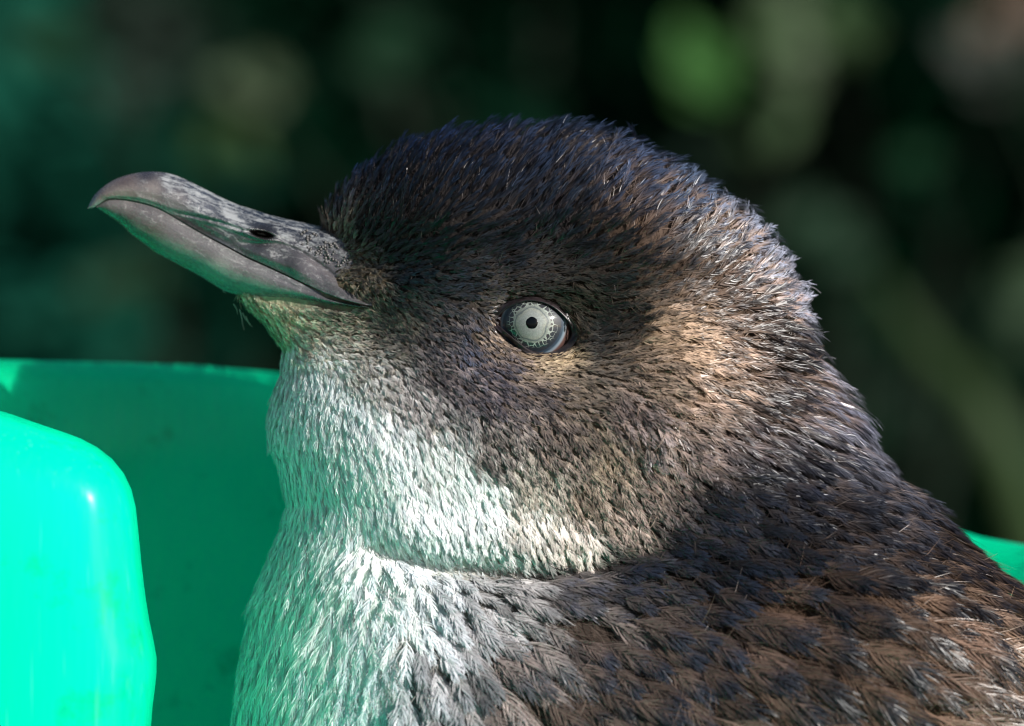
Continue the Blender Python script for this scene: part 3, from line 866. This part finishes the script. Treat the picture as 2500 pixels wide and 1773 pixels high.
tb = table(SPX, np.minimum(SPY, 1773))
wh = smooth(tb[:, 4:7].mean(-1), 0.35, 0.6)[:, None]
skin_col = tb[:, 4:7] * (0.35 + 0.6 * wh)  # darkened to paint the shade in gaps between feathers, less under white
F = [tuple(f) for f in grid_faces(ns, nu)]
F.append(tuple(range(nu))); F.append(tuple(range((ns - 1) * nu, ns * nu))[::-1])
body_me = mesh('body', SV.reshape(-1, 3), F, True, skin_col)
link('body', body_me, MAT['skin'], PENGUIN)

# outward normals of the surface grid
def grid_normals(V):
    du = np.roll(V, -1, 1) - np.roll(V, 1, 1)
    dv = np.gradient(V, axis=0)
    n = np.cross(du, dv)
    n /= np.linalg.norm(n, axis=-1, keepdims=True) + 1e-12
    c = V.mean((0, 1), keepdims=True)
    mid = np.stack([V[..., 0].mean(1, keepdims=True).repeat(V.shape[1], 1), np.full(V.shape[:2], YMID), V[..., 2]], -1)
    flip = ((V - mid) * n).sum(-1).mean() < 0
    return -n if flip else n
SN = grid_normals(SV)

# ------------------------------------------------------------------ feather roots: dart throwing on the surface
def sample_roots(n_cand, radius_fn, keep_fn, seed):
    g = np.random.default_rng(seed)
    A, B, C, D = SV[:-1], np.roll(SV, -1, 1)[:-1], np.roll(SV, -1, 1)[1:], SV[1:]
    area = 0.5 * np.linalg.norm(np.cross(C - A, D - B), axis=-1)
    pxc, pyc = SPX[:-1], SPY[:-1]
    area = area * keep_fn(SPX[:-1], SPY[:-1], SV[:-1, :, 1])
    p = area.ravel() / area.sum()
    idx = g.choice(len(p), n_cand, p=p)
    i, j = np.divmod(idx, nu)
    j2 = (j + 1) % nu
    s, t = g.random(n_cand)[:, None], g.random(n_cand)[:, None]
    def bil(G):
        return (G[i, j] * (1 - s) + G[i, j2] * s) * (1 - t) + (G[i + 1, j] * (1 - s) + G[i + 1, j2] * s) * t
    P = bil(SV); Nn = bil(SN); Nn /= np.linalg.norm(Nn, axis=-1, keepdims=True) + 1e-12
    px = bil(SPX[..., None])[:, 0]; py = bil(SPY[..., None])[:, 0]
    rad = radius_fn(px, py, P[:, 1])
    cell = float(rad.max())
    gridd = {}
    ok = []
    PL = P.tolist(); rl = rad.tolist()
    for k in range(n_cand):
        x, y, z = PL[k]; r = rl[k]
        ci, cj, ck = int(x // cell), int(y // cell), int(z // cell)
        bad = False
        for a in (ci - 1, ci, ci + 1):
            for b in (cj - 1, cj, cj + 1):
                for c in (ck - 1, ck, ck + 1):
                    for q in gridd.get((a, b, c), ()):
                        u = PL[q]
                        if (u[0] - x) ** 2 + (u[1] - y) ** 2 + (u[2] - z) ** 2 < r * r:
                            bad = True; break
                    if bad: break
                if bad: break
            if bad: break
        if not bad:
            gridd.setdefault((ci, cj, ck), []).append(k)
            ok.append(k)
    ok = np.array(ok)
    return P[ok], Nn[ok], px[ok], py[ok]

BILL_EDGE = [(760, 545), (800, 560), (815, 590), (830, 640), (868, 690), (912, 738)]          # feathers start right of this line
CHIN_EDGE = [(930, 752), (860, 755), (760, 752), (690, 752), (640, 735), (600, 712), (540, 690)]   # and below this one
def bare(px, py):
    s, _ = polydist(px, py, BILL_EDGE)
    s2, _ = polydist(px, py, CHIN_EDGE)
    left = (px < np.interp(py, [540, 560, 590, 640, 690, 738, 752], [750, 770, 776, 790, 828, 880, 905]))
    above = (py < np.interp(px, [540, 600, 640, 690, 760, 860, 930], [686, 706, 728, 744, 750, 752, 750]))
    return (left & above & (py > 545)) | (eye_ell(px, py) < 1.01)

def keep(px, py, y):
    k = np.where(py < 1960, 1.0, 0.0)
    k = k * np.where(y > YMID + 0.004, 0.30, 1.0)
    return k * np.where(bare(px, py), 0.0, 1.0)

def rad(px, py, y):
    L = table(px, py)[:, 3]
    r = 0.00025 * L * (1 + 0.58 * smooth(py, 1350, 1520) * smooth(px, 1050, 1400)) * np.where(py < 600, 1.1, 1.0)
    return r * np.where(y > YMID + 0.006, 1.9, 1.0)

RP, RN, RX, RY = sample_roots(90000, rad, keep, 3)
ok = ~bare(RX, RY)
RP, RN, RX, RY = RP[ok], RN[ok], RX[ok], RY[ok]

# ------------------------------------------------------------------ feathers
def barbs(P, Nn, px, py, nb, seed, st=4, wmul=1.0, lenmul=1.0, tipdark=1.0):
    """every feather is a shaft with nb barbs on either side; returns verts [F,B,S,2,3] and colours"""
    g = np.random.default_rng(seed)
    tb = table(px, py)
    nF = len(P)
    bk = smooth(py, 1380, 1520) * smooth(px, 1050, 1300)
    crown = (1 - smooth(py, 520, 720)) * smooth(px, 820, 1000); crown = np.maximum(crown, smooth(px, 1700, 1850) * (1 - smooth(py, 1050, 1200)))
    tb[:, 3] *= (1 + 0.12 * crown) * (0.86 + 0.14 * smooth(py, 1300, 1450))
    tb[:, 2] *= 1.2 + 0.3 * crown
    # flow direction: the wanted image direction laid onto the surface
    ang = np.arctan2(tb[:, 1], tb[:, 0]) + g.normal(0, R(9), nF)
    D = np.stack([np.cos(ang), np.zeros(nF), np.sin(ang)], -1)
    Tn = D - (D * Nn).sum(-1, keepdims=True) * Nn
    Tn /= np.linalg.norm(Tn, axis=-1, keepdims=True) + 1e-9
    Bn = np.cross(Nn, Tn)
    bk = smooth(py, 1380, 1520) * smooth(px, 1050, 1300)
    L = tb[:, 3] / 1000 * g.uniform(0.78, 1.22, nF) * (1 + crown * g.uniform(-0.15, 0.45, nF)) * lenmul * (1 + 0.42 * bk)
    tb[:, 2] -= 1 * bk
    thr = smooth(tb[:, 4:7].mean(-1), 0.45, 0.65)
    tb[:, 2] *= 1 - 0.1 * thr
    lift = R(1) * (tb[:, 2] + g.normal(0, 4, nF)).clip(2, 60)
    # the lifted feather curves back down
    nB = 2 * nb + 1
    side = np.r_[np.full(nb, -1.0), 0.0, np.full(nb, 1.0)][None]
    t0 = np.r_[np.linspace(0.10, 0.88, nb), 0.0, np.linspace(0.10, 0.88, nb)][None] + g.normal(0, 0.02, (nF, nB))
    t0 = np.where(side == 0, 0.0, t0.clip(0, 0.95))
    phi = R(27) * (1 - 0.25 * crown[:, None]) * (1 - 0.2 * bk[:, None]) * (1 - 0.4 * t0) + g.normal(0, R(6), (nF, nB)) * (1 - 0.5 * bk[:, None])
    blen = np.where(side == 0, 1.0, 0.50 * (1 - 0.42 * t0) * (0.78 + 0.44 * g.random((nF, nB))))
    S_ = np.linspace(0, 1, st)[None, None, :]
    # position in the feather's own frame: a along shaft, b across, c off the vane
    a = t0[..., None] + blen[..., None] * np.cos(phi)[..., None] ** (np.abs(side)[..., None]) * S_
    b_ = (1 - 0.3 * crown + 0.25 * bk)[:, None, None] * side[..., None] * blen[..., None] * np.sin(phi)[..., None] * (S_ - 0.42 * S_ ** 2) * 1.3
    wob = g.normal(0, 0.026, (nF, nB, 1)) * S_
    c = -0.55 * b_ ** 2 * 2.0 + wob + g.normal(0, 0.02, (nF, nB, 1))
    c = c + np.where(side == 0, 0.035, 0.0)[..., None] * S_
    b_ = b_ + g.normal(0, 0.02, (nF, nB, 1)) * S_
    curl = (0.55 + 0.25 * g.random((nF, 1, 1)))
    Lb = L[:, None, None, None]
    hook = 0.10 * bk[:, None, None] * np.clip(a - 0.55, 0, None) ** 2 * 4
    up = (np.sin(lift)[:, None, None] * a - curl * np.sin(lift)[:, None, None] * 0.55 * a ** 2.0 + c - hook)
    fw = np.cos(lift)[:, None, None] * a
    X = P[:, None, None] + Lb * (fw[..., None] * Tn[:, None, None] + b_[..., None] * Bn[:, None, None] + up[..., None] * Nn[:, None, None])
    X = X + Nn[:, None, None] * 0.0002
    # ribbon width across the barb
    dX = np.gradient(X, axis=2)
    dX /= np.linalg.norm(dX, axis=-1, keepdims=True) + 1e-12
    roll = g.normal(0, 0.2, (nF, nB, 1, 1))
    nn = Nn[:, None, None] * np.cos(roll) + Bn[:, None, None] * np.sin(roll)
    ac = np.cross(dX, nn); ac /= np.linalg.norm(ac, axis=-1, keepdims=True) + 1e-12
    wd = np.where(side == 0, (0.00015 - 0.00009 * thr)[:, None], 0.00005 * (1.5 - 0.4 * crown - 0.35 * bk)[:, None])[..., None] * wmul * (L[:, None, None] / 0.005) ** 0.2 * np.array([1.0, 1.0, 0.75, 0.15] if st == 4 else np.linspace(1, 0.1, st))[None, None]
    V = np.stack([X - ac * wd[..., None], X + ac * wd[..., None]], 3)
    # colour: fluffy base, darker pigmented end, a dark shaft
    base = tb[:, 4:7][:, None, None]; tip = tb[:, 7:10][:, None, None]
    cw = crown[:, None, None]
    k = smooth(a + g.normal(0, 0.06, (nF, nB, 1)) + 0.16 * cw, 0.42, 0.95)[..., None]
    kb = smooth(a + g.normal(0, 0.05, (nF, nB, 1)), 0.58, 0.88)[..., None]
    bb = bk[:, None, None, None]
    k = k * (1 - bb) + kb * bb
    C = base * (1 + 0.3 * bb) * (1 - k) + tip * (1 - 0.4 * bb) * k
    vf = g.normal(1.0, 0.24, (nF, 1, 1, 1)).clip(0.55, 1.55); vb = g.normal(1.0, 0.10, (nF, nB, 1, 1)).clip(0.6, 1.4)
    C = C * vf * vb
    lum = base.mean(-1, keepdims=True)
    dark = (1 - smooth(lum, 0.35, 0.6)) * tipdark
    ish = (side == 0)[..., None, None] * np.ones_like(k)
    C = np.where(ish > 0, C * (1 - dark * 0.9 * smooth(a, 0.4, 0.7)[..., None]), C)
    C = C * np.array([0.97, 1.0, 1.09])
    C = C * (1 - 0.12 * crown * (1 - smooth(px, 1450, 1750)))[:, None, None, None]
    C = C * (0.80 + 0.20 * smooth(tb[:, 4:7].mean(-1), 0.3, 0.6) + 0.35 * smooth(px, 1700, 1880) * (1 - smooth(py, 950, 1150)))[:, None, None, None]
    C = (C * (0.72 + 0.33 * smooth(C.mean(-1, keepdims=True), 0.06, 0.3))).clip(0.002, 0.80)
    return V, np.repeat(C[:, :, :, None], 2, 3)

def ribbon_mesh(name, V, C):
    nF, nB, st = V.shape[:3]
    nR = nF * nB
    Vf = V.reshape(-1, 3); Cf = C.reshape(-1, 3)
    base = (np.arange(nR) * st * 2)[:, None, None]
    s = np.arange(st - 1)[None, :, None] * 2
    q = np.array([0, 1, 3, 2])[None, None]
    F = (base + s + q).reshape(-1, 4)
    return mesh(name, Vf, F, False, Cf)

def zone(px, py):
    """0 crown and nape, 1 face, 2 throat and breast, 3 back"""
    crown = (py < np.interp(px, [800, 1000, 1200, 1450, 1700, 1850, 2000], [560, 560, 600, 690, 760, 900, 1000]))
    back = py > np.interp(px, [560, 800, 1050, 1450, 1600, 1800, 2000], [2400, 2400, 1420, 1400, 1330, 1160, 1000])
    tl = table(px, py)[:, 4:7].mean(-1) > 0.42
    return np.where(crown, 0, np.where(back, 3, np.where(tl, 2, 1)))

ZN = zone(RX, RY)
NAMES = {0: ('crown_feathers', 'slate and brown bristly crown feathers', 14), 1: ('face_feathers', 'short brown face feathers with dark shafts', 14),
         2: ('throat_feathers', 'dense white throat and breast feathers', 14), 3: ('back_feathers', 'long loose brown back feathers with dark tips', 60)}
# the 300 feathers of the back that show largest are objects of their own
LEN = table(RX, RY)[:, 3]
seen = (ZN == 3) & (RP[:, 1] < YMID) & (RY < 1790) & (RX < 2520)
big = np.argsort(-np.where(seen, LEN + rng.random(len(LEN)), 0))[:300]
is_big = np.zeros(len(LEN), bool); is_big[big] = True
print('FEATHERS', len(RX), [int((ZN == z).sum()) for z in range(4)])
for z, (nm, lab, nb) in NAMES.items():
    m = (ZN == z) & ~is_big
    V, C = barbs(RP[m], RN[m], RX[m], RY[m], nb, 100 + z)
    o = link(nm, ribbon_mesh(nm, V, C), MAT['feather'], PENGUIN)
    tag(o, lab, kind='stuff')
V, C = barbs(RP[big], RN[big], RX[big], RY[big], 64, 200)
for k in range(len(big)):
    link('feather', ribbon_mesh('feather', V[k:k + 1], C[k:k + 1]), MAT['feather'], PENGUIN)

# fine down between the feathers, and a few loose filaments
def down(seed, n):
    g = np.random.default_rng(seed)
    P, Nn, px, py = sample_roots(n, lambda a, b, c: np.where(b > 1400, 0.0007, 0.00055), lambda a, b, c: keep(a, b, c) * np.where(c > YMID, 0, 1), seed)
    tb = table(px, py)
    nF = len(P); st = 4
    ang = np.arctan2(tb[:, 1], tb[:, 0]) + g.normal(0, R(28), nF)
    D = np.stack([np.cos(ang), np.zeros(nF), np.sin(ang)], -1)
    Tn = D - (D * Nn).sum(-1, keepdims=True) * Nn
    Tn /= np.linalg.norm(Tn, axis=-1, keepdims=True) + 1e-9
    Bn = np.cross(Nn, Tn)
    L = tb[:, 3] / 1000 * g.uniform(0.5, 1.05, nF)
    whd = smooth(tb[:, 4:7].mean(-1), 0.35, 0.6)
    L = L * (1 - 0.4 * whd)
    lift = (R(1) * (tb[:, 2] + (8 + g.normal(0, 8, nF)) * (1 - 0.8 * whd))).clip(0.02, 1.2)
    s = np.linspace(0, 1, st)[None]
    bend = g.normal(0, 0.25, (nF, 1))
    X = P[:, None] + L[:, None, None] * (s * np.cos(lift)[:, None])[..., None] * Tn[:, None] + L[:, None, None] * ((s - 0.35 * s ** 2) * np.sin(lift)[:, None])[..., None] * Nn[:, None] + L[:, None, None] * (bend * s ** 2)[..., None] * Bn[:, None]
    ac = np.cross(np.gradient(X, axis=1), Nn[:, None] + 0.6 * g.normal(0, 1, (nF, 1, 3)))
    ac /= np.linalg.norm(ac, axis=-1, keepdims=True) + 1e-12
    wd = 0.00005 * np.array([1, 1, 0.8, 0.15])[None, :, None]
    V = np.stack([X - ac * wd, X + ac * wd], 2)[:, None]
    C = (tb[:, 4:7] * (0.65 + 0.35 * smooth(tb[:, 4:7].mean(-1, keepdims=True), 0.35, 0.6)) * g.normal(1, 0.15, (nF, 1)).clip(0.6, 1.4)).clip(0, 0.82)
    C = np.broadcast_to(C[:, None, None, None], V.shape)
    o = link('down', ribbon_mesh('down', V, C), MAT['feather'], PENGUIN)
    tag(o, 'fine fluffy down between the feathers', kind='stuff')
down(41, 60000)

# ------------------------------------------------------------------ eye
def build_eye(side):
    """side -1: towards the camera, +1 the other side"""
    rE = 0.0081
    c0 = at(1314, 800, 0.0)
    yc = YMID + side * (YMID + 0.0006 - rE)
    gaze = Matrix.Rotation(R(-6.6) * -side, 3, 'Z') @ Matrix.Rotation(R(4.8) * -side * -1, 3, 'X')
    loc = Vector((c0.x, yc, c0.z))
    n, m = 48, 72
    V = []
    for i in range(n):
        ph = math.pi * 0.5 * i / (n - 1) * 1.15
        for k in range(m):
            th = 2 * math.pi * k / m
            r = rE * math.sin(ph)
            bulge = 0.0007 * math.exp(-(r / 0.0036) ** 2) if ph < math.pi / 2 else 0
            p = Vector((r * math.cos(th), side * (rE * math.cos(ph) + bulge), r * math.sin(th)))
            V.append(tuple(p))
    F = [tuple(f) for f in grid_faces(n, m)] + [tuple(range(m))]
    me = mesh('eye', V, F)
    o = bpy.data.objects.new('eye', me); COL.objects.link(o); me.materials.append(MAT['iris'])
    o.parent = PENGUIN
    o.location = loc - PENGUIN.location
    o.rotation_euler = gaze.to_euler()
    tag(o, 'pale grey eye with lacy iris and small black pupil')
    # pupil: a thin domed disc on the front
    V = [(0, side * (rE + 0.00074), 0)]
    rp = 0.00098
    for q in (0.5, 0.9, 1.0):
        for k in range(40):
            th = 2 * math.pi * k / 40
            r = rp * q * (1 + 0.02 * math.sin(5 * th))
            lift = 0.00004 if q < 1 else -0.00002
            y = math.sqrt(rE * rE - r * r) + 0.0007 * math.exp(-(r / 0.0036) ** 2) + lift
            V.append((r * math.cos(th), side * y, r * math.sin(th)))
    F = [(0, 1 + k, 1 + (k + 1) % 40) for k in range(40)]
    for q in range(2):
        F += [(1 + q * 40 + k, 1 + (q + 1) * 40 + k, 1 + (q + 1) * 40 + (k + 1) % 40, 1 + q * 40 + (k + 1) % 40) for k in range(40)]
    me = mesh('pupil', V, F)
    p = bpy.data.objects.new('pupil', me); COL.objects.link(p); me.materials.append(MAT['pupil']); p.parent = o
    # eyelids: a moist dark rim following the opening
    outl = np.array([(1208, 780), (1220, 766), (1240, 751), (1280, 735), (1318, 737), (1349, 749), (1376, 772), (1394, 799), (1396, 821), (1382, 842), (1356, 859), (1326, 863), (1295, 857), (1269, 840), (1248, 823), (1226, 804), (1212, 791), (1208, 780)], float)
    O = catmull(outl, 97)[:-1]
    cen = np.array([1304, 798.0])
    rings = []
    prof = [(0.95, -0.0012), (0.975, 0.0001), (1.0, 0.0005), (1.03, 0.0005), (1.07, 0.0001), (1.15, -0.0008)]
    V = []
    for s, h in prof:
        for q in O:
            pp = cen + (q - cen) * s
            v = at(pp[0], pp[1], 0.002)
            dx, dz = v.x - loc.x, v.z - loc.z
            rr = math.hypot(dx, dz)
            yy = math.sqrt(max(rE * rE - min(rr, rE * 0.9) ** 2, 1e-9))
            # lies on the globe inside, on the face outside
            f = float(smooth(s, 0.98, 1.18))
            hd = float(half_depth(np.array([cen[0] + (q[0] - cen[0]) * 1.3]), np.array([cen[1] + (q[1] - cen[1]) * 1.3]))[0]) / 1000
            y_face = abs(hd) - abs(loc.y - YMID) + 0.0004
            y_ = (yy + h + 0.0004) * (1 - f) + (y_face + h * 0.5) * f
            V.append((dx, side * y_, dz))
    V = [tuple(gaze.inverted() @ Vector(v)) for v in V]
    me = mesh('eyelid', V, [tuple(f) for f in grid_faces(len(prof), 96)])
    l = bpy.data.objects.new('eyelid', me); COL.objects.link(l); me.materials.append(MAT['lid']); l.parent = o
build_eye(-1)
build_eye(1)

# ------------------------------------------------------------------ bill
BILL_SURF = {}
def bill_half(top, bot, wid, nS, nT, name, kind, cp, parent):
    """loft between a top and a bottom line in the middle plane; wid(s) is the half width in mm"""
    A = catmull(top, nS); B = catmull(bot, nS)
    s = np.linspace(0, 1, nS)
    t = np.linspace(0, 1, nT)
    px = A[:, None, 0] + (B[:, None, 0] - A[:, None, 0]) * t[None]
    py = A[:, None, 1] + (B[:, None, 1] - A[:, None, 1]) * t[None]
    if kind == 'upper':
        pr = np.sin(np.clip(t[None] / 0.62, 0, 1) * math.pi / 2) ** 0.75
        f = smooth(s, 0.55, 0.95)[:, None]
        pr = pr * (1 - f) + f * np.interp(t, [0, 0.1, 0.3, 0.6, 1.0], [0, 0.40, 0.55, 0.70, 1.0])[None]
        pr = pr * (1 - 0.10 * smooth(t, 0.8, 1.0)[None] * (1 - f))
    else:
        pr = np.clip(1 - np.clip((t - 0.30) / 0.70, 0, 1) ** 2.2, 0, 1) ** 0.62 * (0.93 + 0.07 * smooth(t, 0, 0.3))
        pr = np.repeat(pr[None], nS, 0)
    hw = wid(s)[:, None] * pr
    # modelled horn: grooves and plates, by photo position
    if kind == 'upper':
        d1, q1 = polydist(px, py, [(392, 506), (440, 522), (500, 534), (545, 546), (590, 562), (625, 570), (690, 583), (760, 602), (812, 640)])
        win = smooth(q1, 0.02, 0.15)
        hw = hw - 0.55 * win * np.exp(-(d1 / 5.0) ** 2) * (1 - 0.6 * smooth(q1, 0.6, 0.9))
        hw = hw - 0.75 * win * (1 - smooth(q1, 0.55, 0.95)) * smooth(d1, 0, 14) * (1 - smooth(d1, 30, 60))
        d2, q2 = polydist(px, py, [(560, 588), (620, 596), (690, 598), (730, 612), (790, 652), (850, 702), (900, 742)])
        hw = hw - 0.35 * smooth(q2, 0, 0.2) * np.exp(-(d2 / 5.0) ** 2)
        hw = hw + 0.45 * smooth(q2, 0.3, 0.6) * smooth(d2, 0, 18) * (1 - smooth(d2, 30, 70))
        a = R(12)
        ex, ey = px - 638, py - 572
        e = np.hypot((ex * math.cos(a) + ey * math.sin(a)) / 30, (-ex * math.sin(a) + ey * math.cos(a)) / 8.5)
        hw = hw - 2.2 * (1 - smooth(e, 0.55, 1.05)) + 0.25 * np.exp(-((e - 1.35) / 0.35) ** 2)
    else:
        d1, q1 = polydist(px, py, [(640, 660), (720, 700), (800, 728), (880, 748)])
        hw = hw - 0.18 * smooth(q1, 0, 0.3) * np.exp(-(d1 / 4.0) ** 2)
    hw = np.maximum(hw, 0.02)
    BILL_SURF[kind] = (px, py, hw)
    hw[:, 0] = 0 if kind == 'upper' else hw[:, 0]
    if kind == 'lower': hw[:, -1] = 0
    k = PX * (DIST + YMID) / DIST
    z = ZC + (886.5 - py) * k; x = (px - 1250) * k
    # apparent place: near half seen through its depth
    sc = 1 - (hw / 1000) / (DIST + YMID)
    X = x * sc; Z = ZC + (z - ZC) * sc
    nr = np.stack([X, YMID - hw / 1000, Z], -1)
    fr = np.stack([X, YMID + hw / 1000, Z], -1)
    # close the loop: near side down, far side up
    if kind == 'upper':
        loop = np.concatenate([nr, fr[:, :0:-1]], 1)
        lpx = np.concatenate([px, px[:, :0:-1]], 1); lpy = np.concatenate([py, py[:, :0:-1]], 1)
    else:
        loop = np.concatenate([nr, fr[:, -2::-1]], 1)
        lpx = np.concatenate([px, px[:, -2::-1]], 1); lpy = np.concatenate([py, py[:, -2::-1]], 1)
    m = loop.shape[1]
    F = [tuple(f) for f in grid_faces(nS, m)] + [tuple(range(m)), tuple(range((nS - 1) * m, nS * m))[::-1]]
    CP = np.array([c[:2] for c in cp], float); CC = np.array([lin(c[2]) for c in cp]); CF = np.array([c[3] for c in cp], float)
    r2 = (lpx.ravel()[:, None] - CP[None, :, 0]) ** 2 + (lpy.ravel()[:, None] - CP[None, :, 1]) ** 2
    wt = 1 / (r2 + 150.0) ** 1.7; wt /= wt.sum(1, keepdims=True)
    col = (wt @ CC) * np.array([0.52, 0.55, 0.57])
    me = mesh(name, loop.reshape(-1, 3), F, True, col)
    fa = me.attributes.new('flake', 'FLOAT', 'POINT')
    fa.data.foreach_set('value', (wt @ CF).astype(np.float32))
    return link(name, me, MAT['bill'], parent)

up_top = [(214, 508), (222, 490), (232, 474), (257, 452), (285, 436), (320, 425), (362, 419), (404, 422), (439, 432), (477, 450), (512, 467), (547, 485), (582, 500), (617, 511), (669, 527), (721, 539), (774, 551), (830, 565)]
up_bot = [(215, 509), (226, 507), (240, 499), (262, 486), (295, 485), (337, 492), (376, 503), (404, 516), (446, 541), (494, 569), (547, 597), (599, 625), (652, 649), (704, 673), (756, 698), (809, 722), (861, 738), (910, 748)]
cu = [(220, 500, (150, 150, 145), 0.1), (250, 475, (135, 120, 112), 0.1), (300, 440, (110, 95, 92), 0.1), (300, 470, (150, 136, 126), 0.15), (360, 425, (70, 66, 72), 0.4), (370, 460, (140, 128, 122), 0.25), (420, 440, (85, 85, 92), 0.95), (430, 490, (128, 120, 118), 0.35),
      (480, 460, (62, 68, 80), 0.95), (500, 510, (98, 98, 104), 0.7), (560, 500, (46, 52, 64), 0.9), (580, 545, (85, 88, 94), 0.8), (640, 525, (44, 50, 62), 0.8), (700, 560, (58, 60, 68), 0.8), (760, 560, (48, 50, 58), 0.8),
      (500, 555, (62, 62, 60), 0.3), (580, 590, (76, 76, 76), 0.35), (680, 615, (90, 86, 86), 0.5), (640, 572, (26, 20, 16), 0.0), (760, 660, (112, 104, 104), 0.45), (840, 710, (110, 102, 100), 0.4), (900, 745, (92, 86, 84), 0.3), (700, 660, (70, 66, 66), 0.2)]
def w_up(s):
    return np.interp(s, [0, 0.03, 0.08, 0.18, 0.35, 0.55, 0.72, 0.85, 0.95, 1.0], [0.35, 1.1, 2.0, 3.2, 4.3, 5.4, 7.0, 9.2, 12.0, 13.6])
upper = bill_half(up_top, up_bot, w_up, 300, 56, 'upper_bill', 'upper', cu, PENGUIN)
tag(upper, 'grey hooked upper bill with whitish flaking horn')
lo_top = [(236, 505), (262, 490), (295, 489), (337, 496), (376, 507), (404, 520), (446, 545), (494, 573), (547, 601), (599, 629), (652, 653), (704, 677), (756, 702), (809, 726), (861, 741), (905, 750)]
lo_bot = [(238, 508), (267, 527), (295, 548), (320, 572), (348, 593), (376, 614), (407, 631), (446, 652), (484, 672), (515, 691), (547, 710), (582, 721), (617, 733), (652, 742), (704, 747), (756, 752), (820, 754), (900, 754)]
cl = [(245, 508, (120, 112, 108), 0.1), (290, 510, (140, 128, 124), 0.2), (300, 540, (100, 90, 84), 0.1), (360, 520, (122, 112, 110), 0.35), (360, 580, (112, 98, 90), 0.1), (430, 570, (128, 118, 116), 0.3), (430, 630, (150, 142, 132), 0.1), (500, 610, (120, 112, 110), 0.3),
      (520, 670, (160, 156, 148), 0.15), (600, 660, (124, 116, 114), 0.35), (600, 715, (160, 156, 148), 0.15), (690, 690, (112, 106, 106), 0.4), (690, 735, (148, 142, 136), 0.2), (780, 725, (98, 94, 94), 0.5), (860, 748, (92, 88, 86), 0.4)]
def w_lo(s):
    return np.interp(s, [0, 0.04, 0.10, 0.20, 0.35, 0.55, 0.72, 0.85, 0.95, 1.0], [0.5, 1.4, 2.3, 3.3, 4.3, 5.5, 7.2, 9.4, 12.0, 13.4])
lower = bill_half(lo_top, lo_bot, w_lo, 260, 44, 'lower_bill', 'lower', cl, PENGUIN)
tag(lower, 'smooth grey brown lower bill')

# nostril hole
def nostril(side):
    V, F = [], []
    c = at(641, 572, YMID)
    yw = YMID + side * 0.00335
    n, m = 6, 20
    for i in range(n):
        q = 1 - i / (n - 1)
        for k in range(m):
            th = 2 * math.pi * k / m
            ex, ez = 0.00125 * q * math.cos(th), (0.00034 + 0.0001 * math.cos(th)) * q * math.sin(th)
            V.append((c.x + ex * math.cos(R(-12)) - ez * math.sin(R(-12)), yw - side * 0.0009 * (1 - q * q), c.z + ex * math.sin(R(-12)) + ez * math.cos(R(-12))))
    F = [tuple(f) for f in grid_faces(n, m)]
    o = link('nostril', mesh('nostril', V, F), MAT['hole'], None)
    o.parent = upper
    o.matrix_parent_inverse = Matrix.Translation(-parent_world(upper))
nostril(-1); nostril(1)

# bare warty skin at the base of the bill
def granules():
    g = np.random.default_rng(9)
    VV, FF, off = [], [], 0
    n = 0
    while n < 70:
        px = g.uniform(735, 850); py = g.uniform(555, 650)
        d, q = polydist(np.array([px]), np.array([py]), [(735, 585), (775, 600), (800, 615), (825, 640)])
        if abs(d[0]) > 26: continue
        bx, by, bh = BILL_SURF['upper']
        near_i = np.argmin((bx - px) ** 2 + (by - py) ** 2)
        h = float(bh.ravel()[near_i]) if (bx.ravel()[near_i] - px) ** 2 + (by.ravel()[near_i] - py) ** 2 < 60 else 0
        h = max(h, float(half_depth(np.array([px]), np.array([py]))[0]))
        y = YMID - (h + 0.1) / 1000
        c = np.array(at(px, py, y))
        r = g.uniform(0.00013, 0.0003)
        V = []
        for i in range(5):
            a = math.pi * i / 4
            for k in range(6):
                th = k * math.pi / 3
                V.append((c[0] + r * math.sin(a) * math.cos(th), c[1] + 0.6 * r * math.cos(a), c[2] + r * math.sin(a) * math.sin(th)))
        VV += V
        FF += [tuple(i + off for i in f) for f in grid_faces(5, 6)]
        off += len(V); n += 1
    o = link('bare_skin', mesh('bare_skin', VV, FF), MAT['granule'], PENGUIN)
    tag(o, 'warty pale bare skin at the base of the bill', kind='stuff')
granules()

# loose curled filaments at the nape and the chin
def filament(pts, y, wd, col):
    P3 = [np.array(at(p[0], p[1], y)) for p in pts]
    Q = catmull(P3, 14)
    V, F = tube(Q, np.linspace(wd, wd * 0.3, 14), 5)
    me = mesh('filament', V, F, True, np.tile(np.array(col), (len(V), 1)))
    link('filament', me, MAT['feather'], PENGUIN)
for pts in ([(1935, 715), (1960, 703), (1985, 702), (2004, 716)], [(1945, 750), (1968, 742), (1984, 732), (1982, 724)], [(1960, 800), (1985, 806), (2000, 818)], [(1990, 880), (2020, 872), (2042, 876)],
            [(2010, 985), (2040, 990), (2062, 1004)]):
    filament(pts, YMID, 0.00009, (0.25, 0.25, 0.28))
for pts in ([(585, 755), (590, 775), (592, 790), (596, 806)], [(592, 764), (600, 780), (612, 792)], [(570, 742), (578, 756), (580, 768)], [(600, 772), (608, 790), (616, 798)], [(548, 706), (545, 712), (552, 716)]):
    filament(pts, YMID, 0.00008, (0.3, 0.36, 0.32))
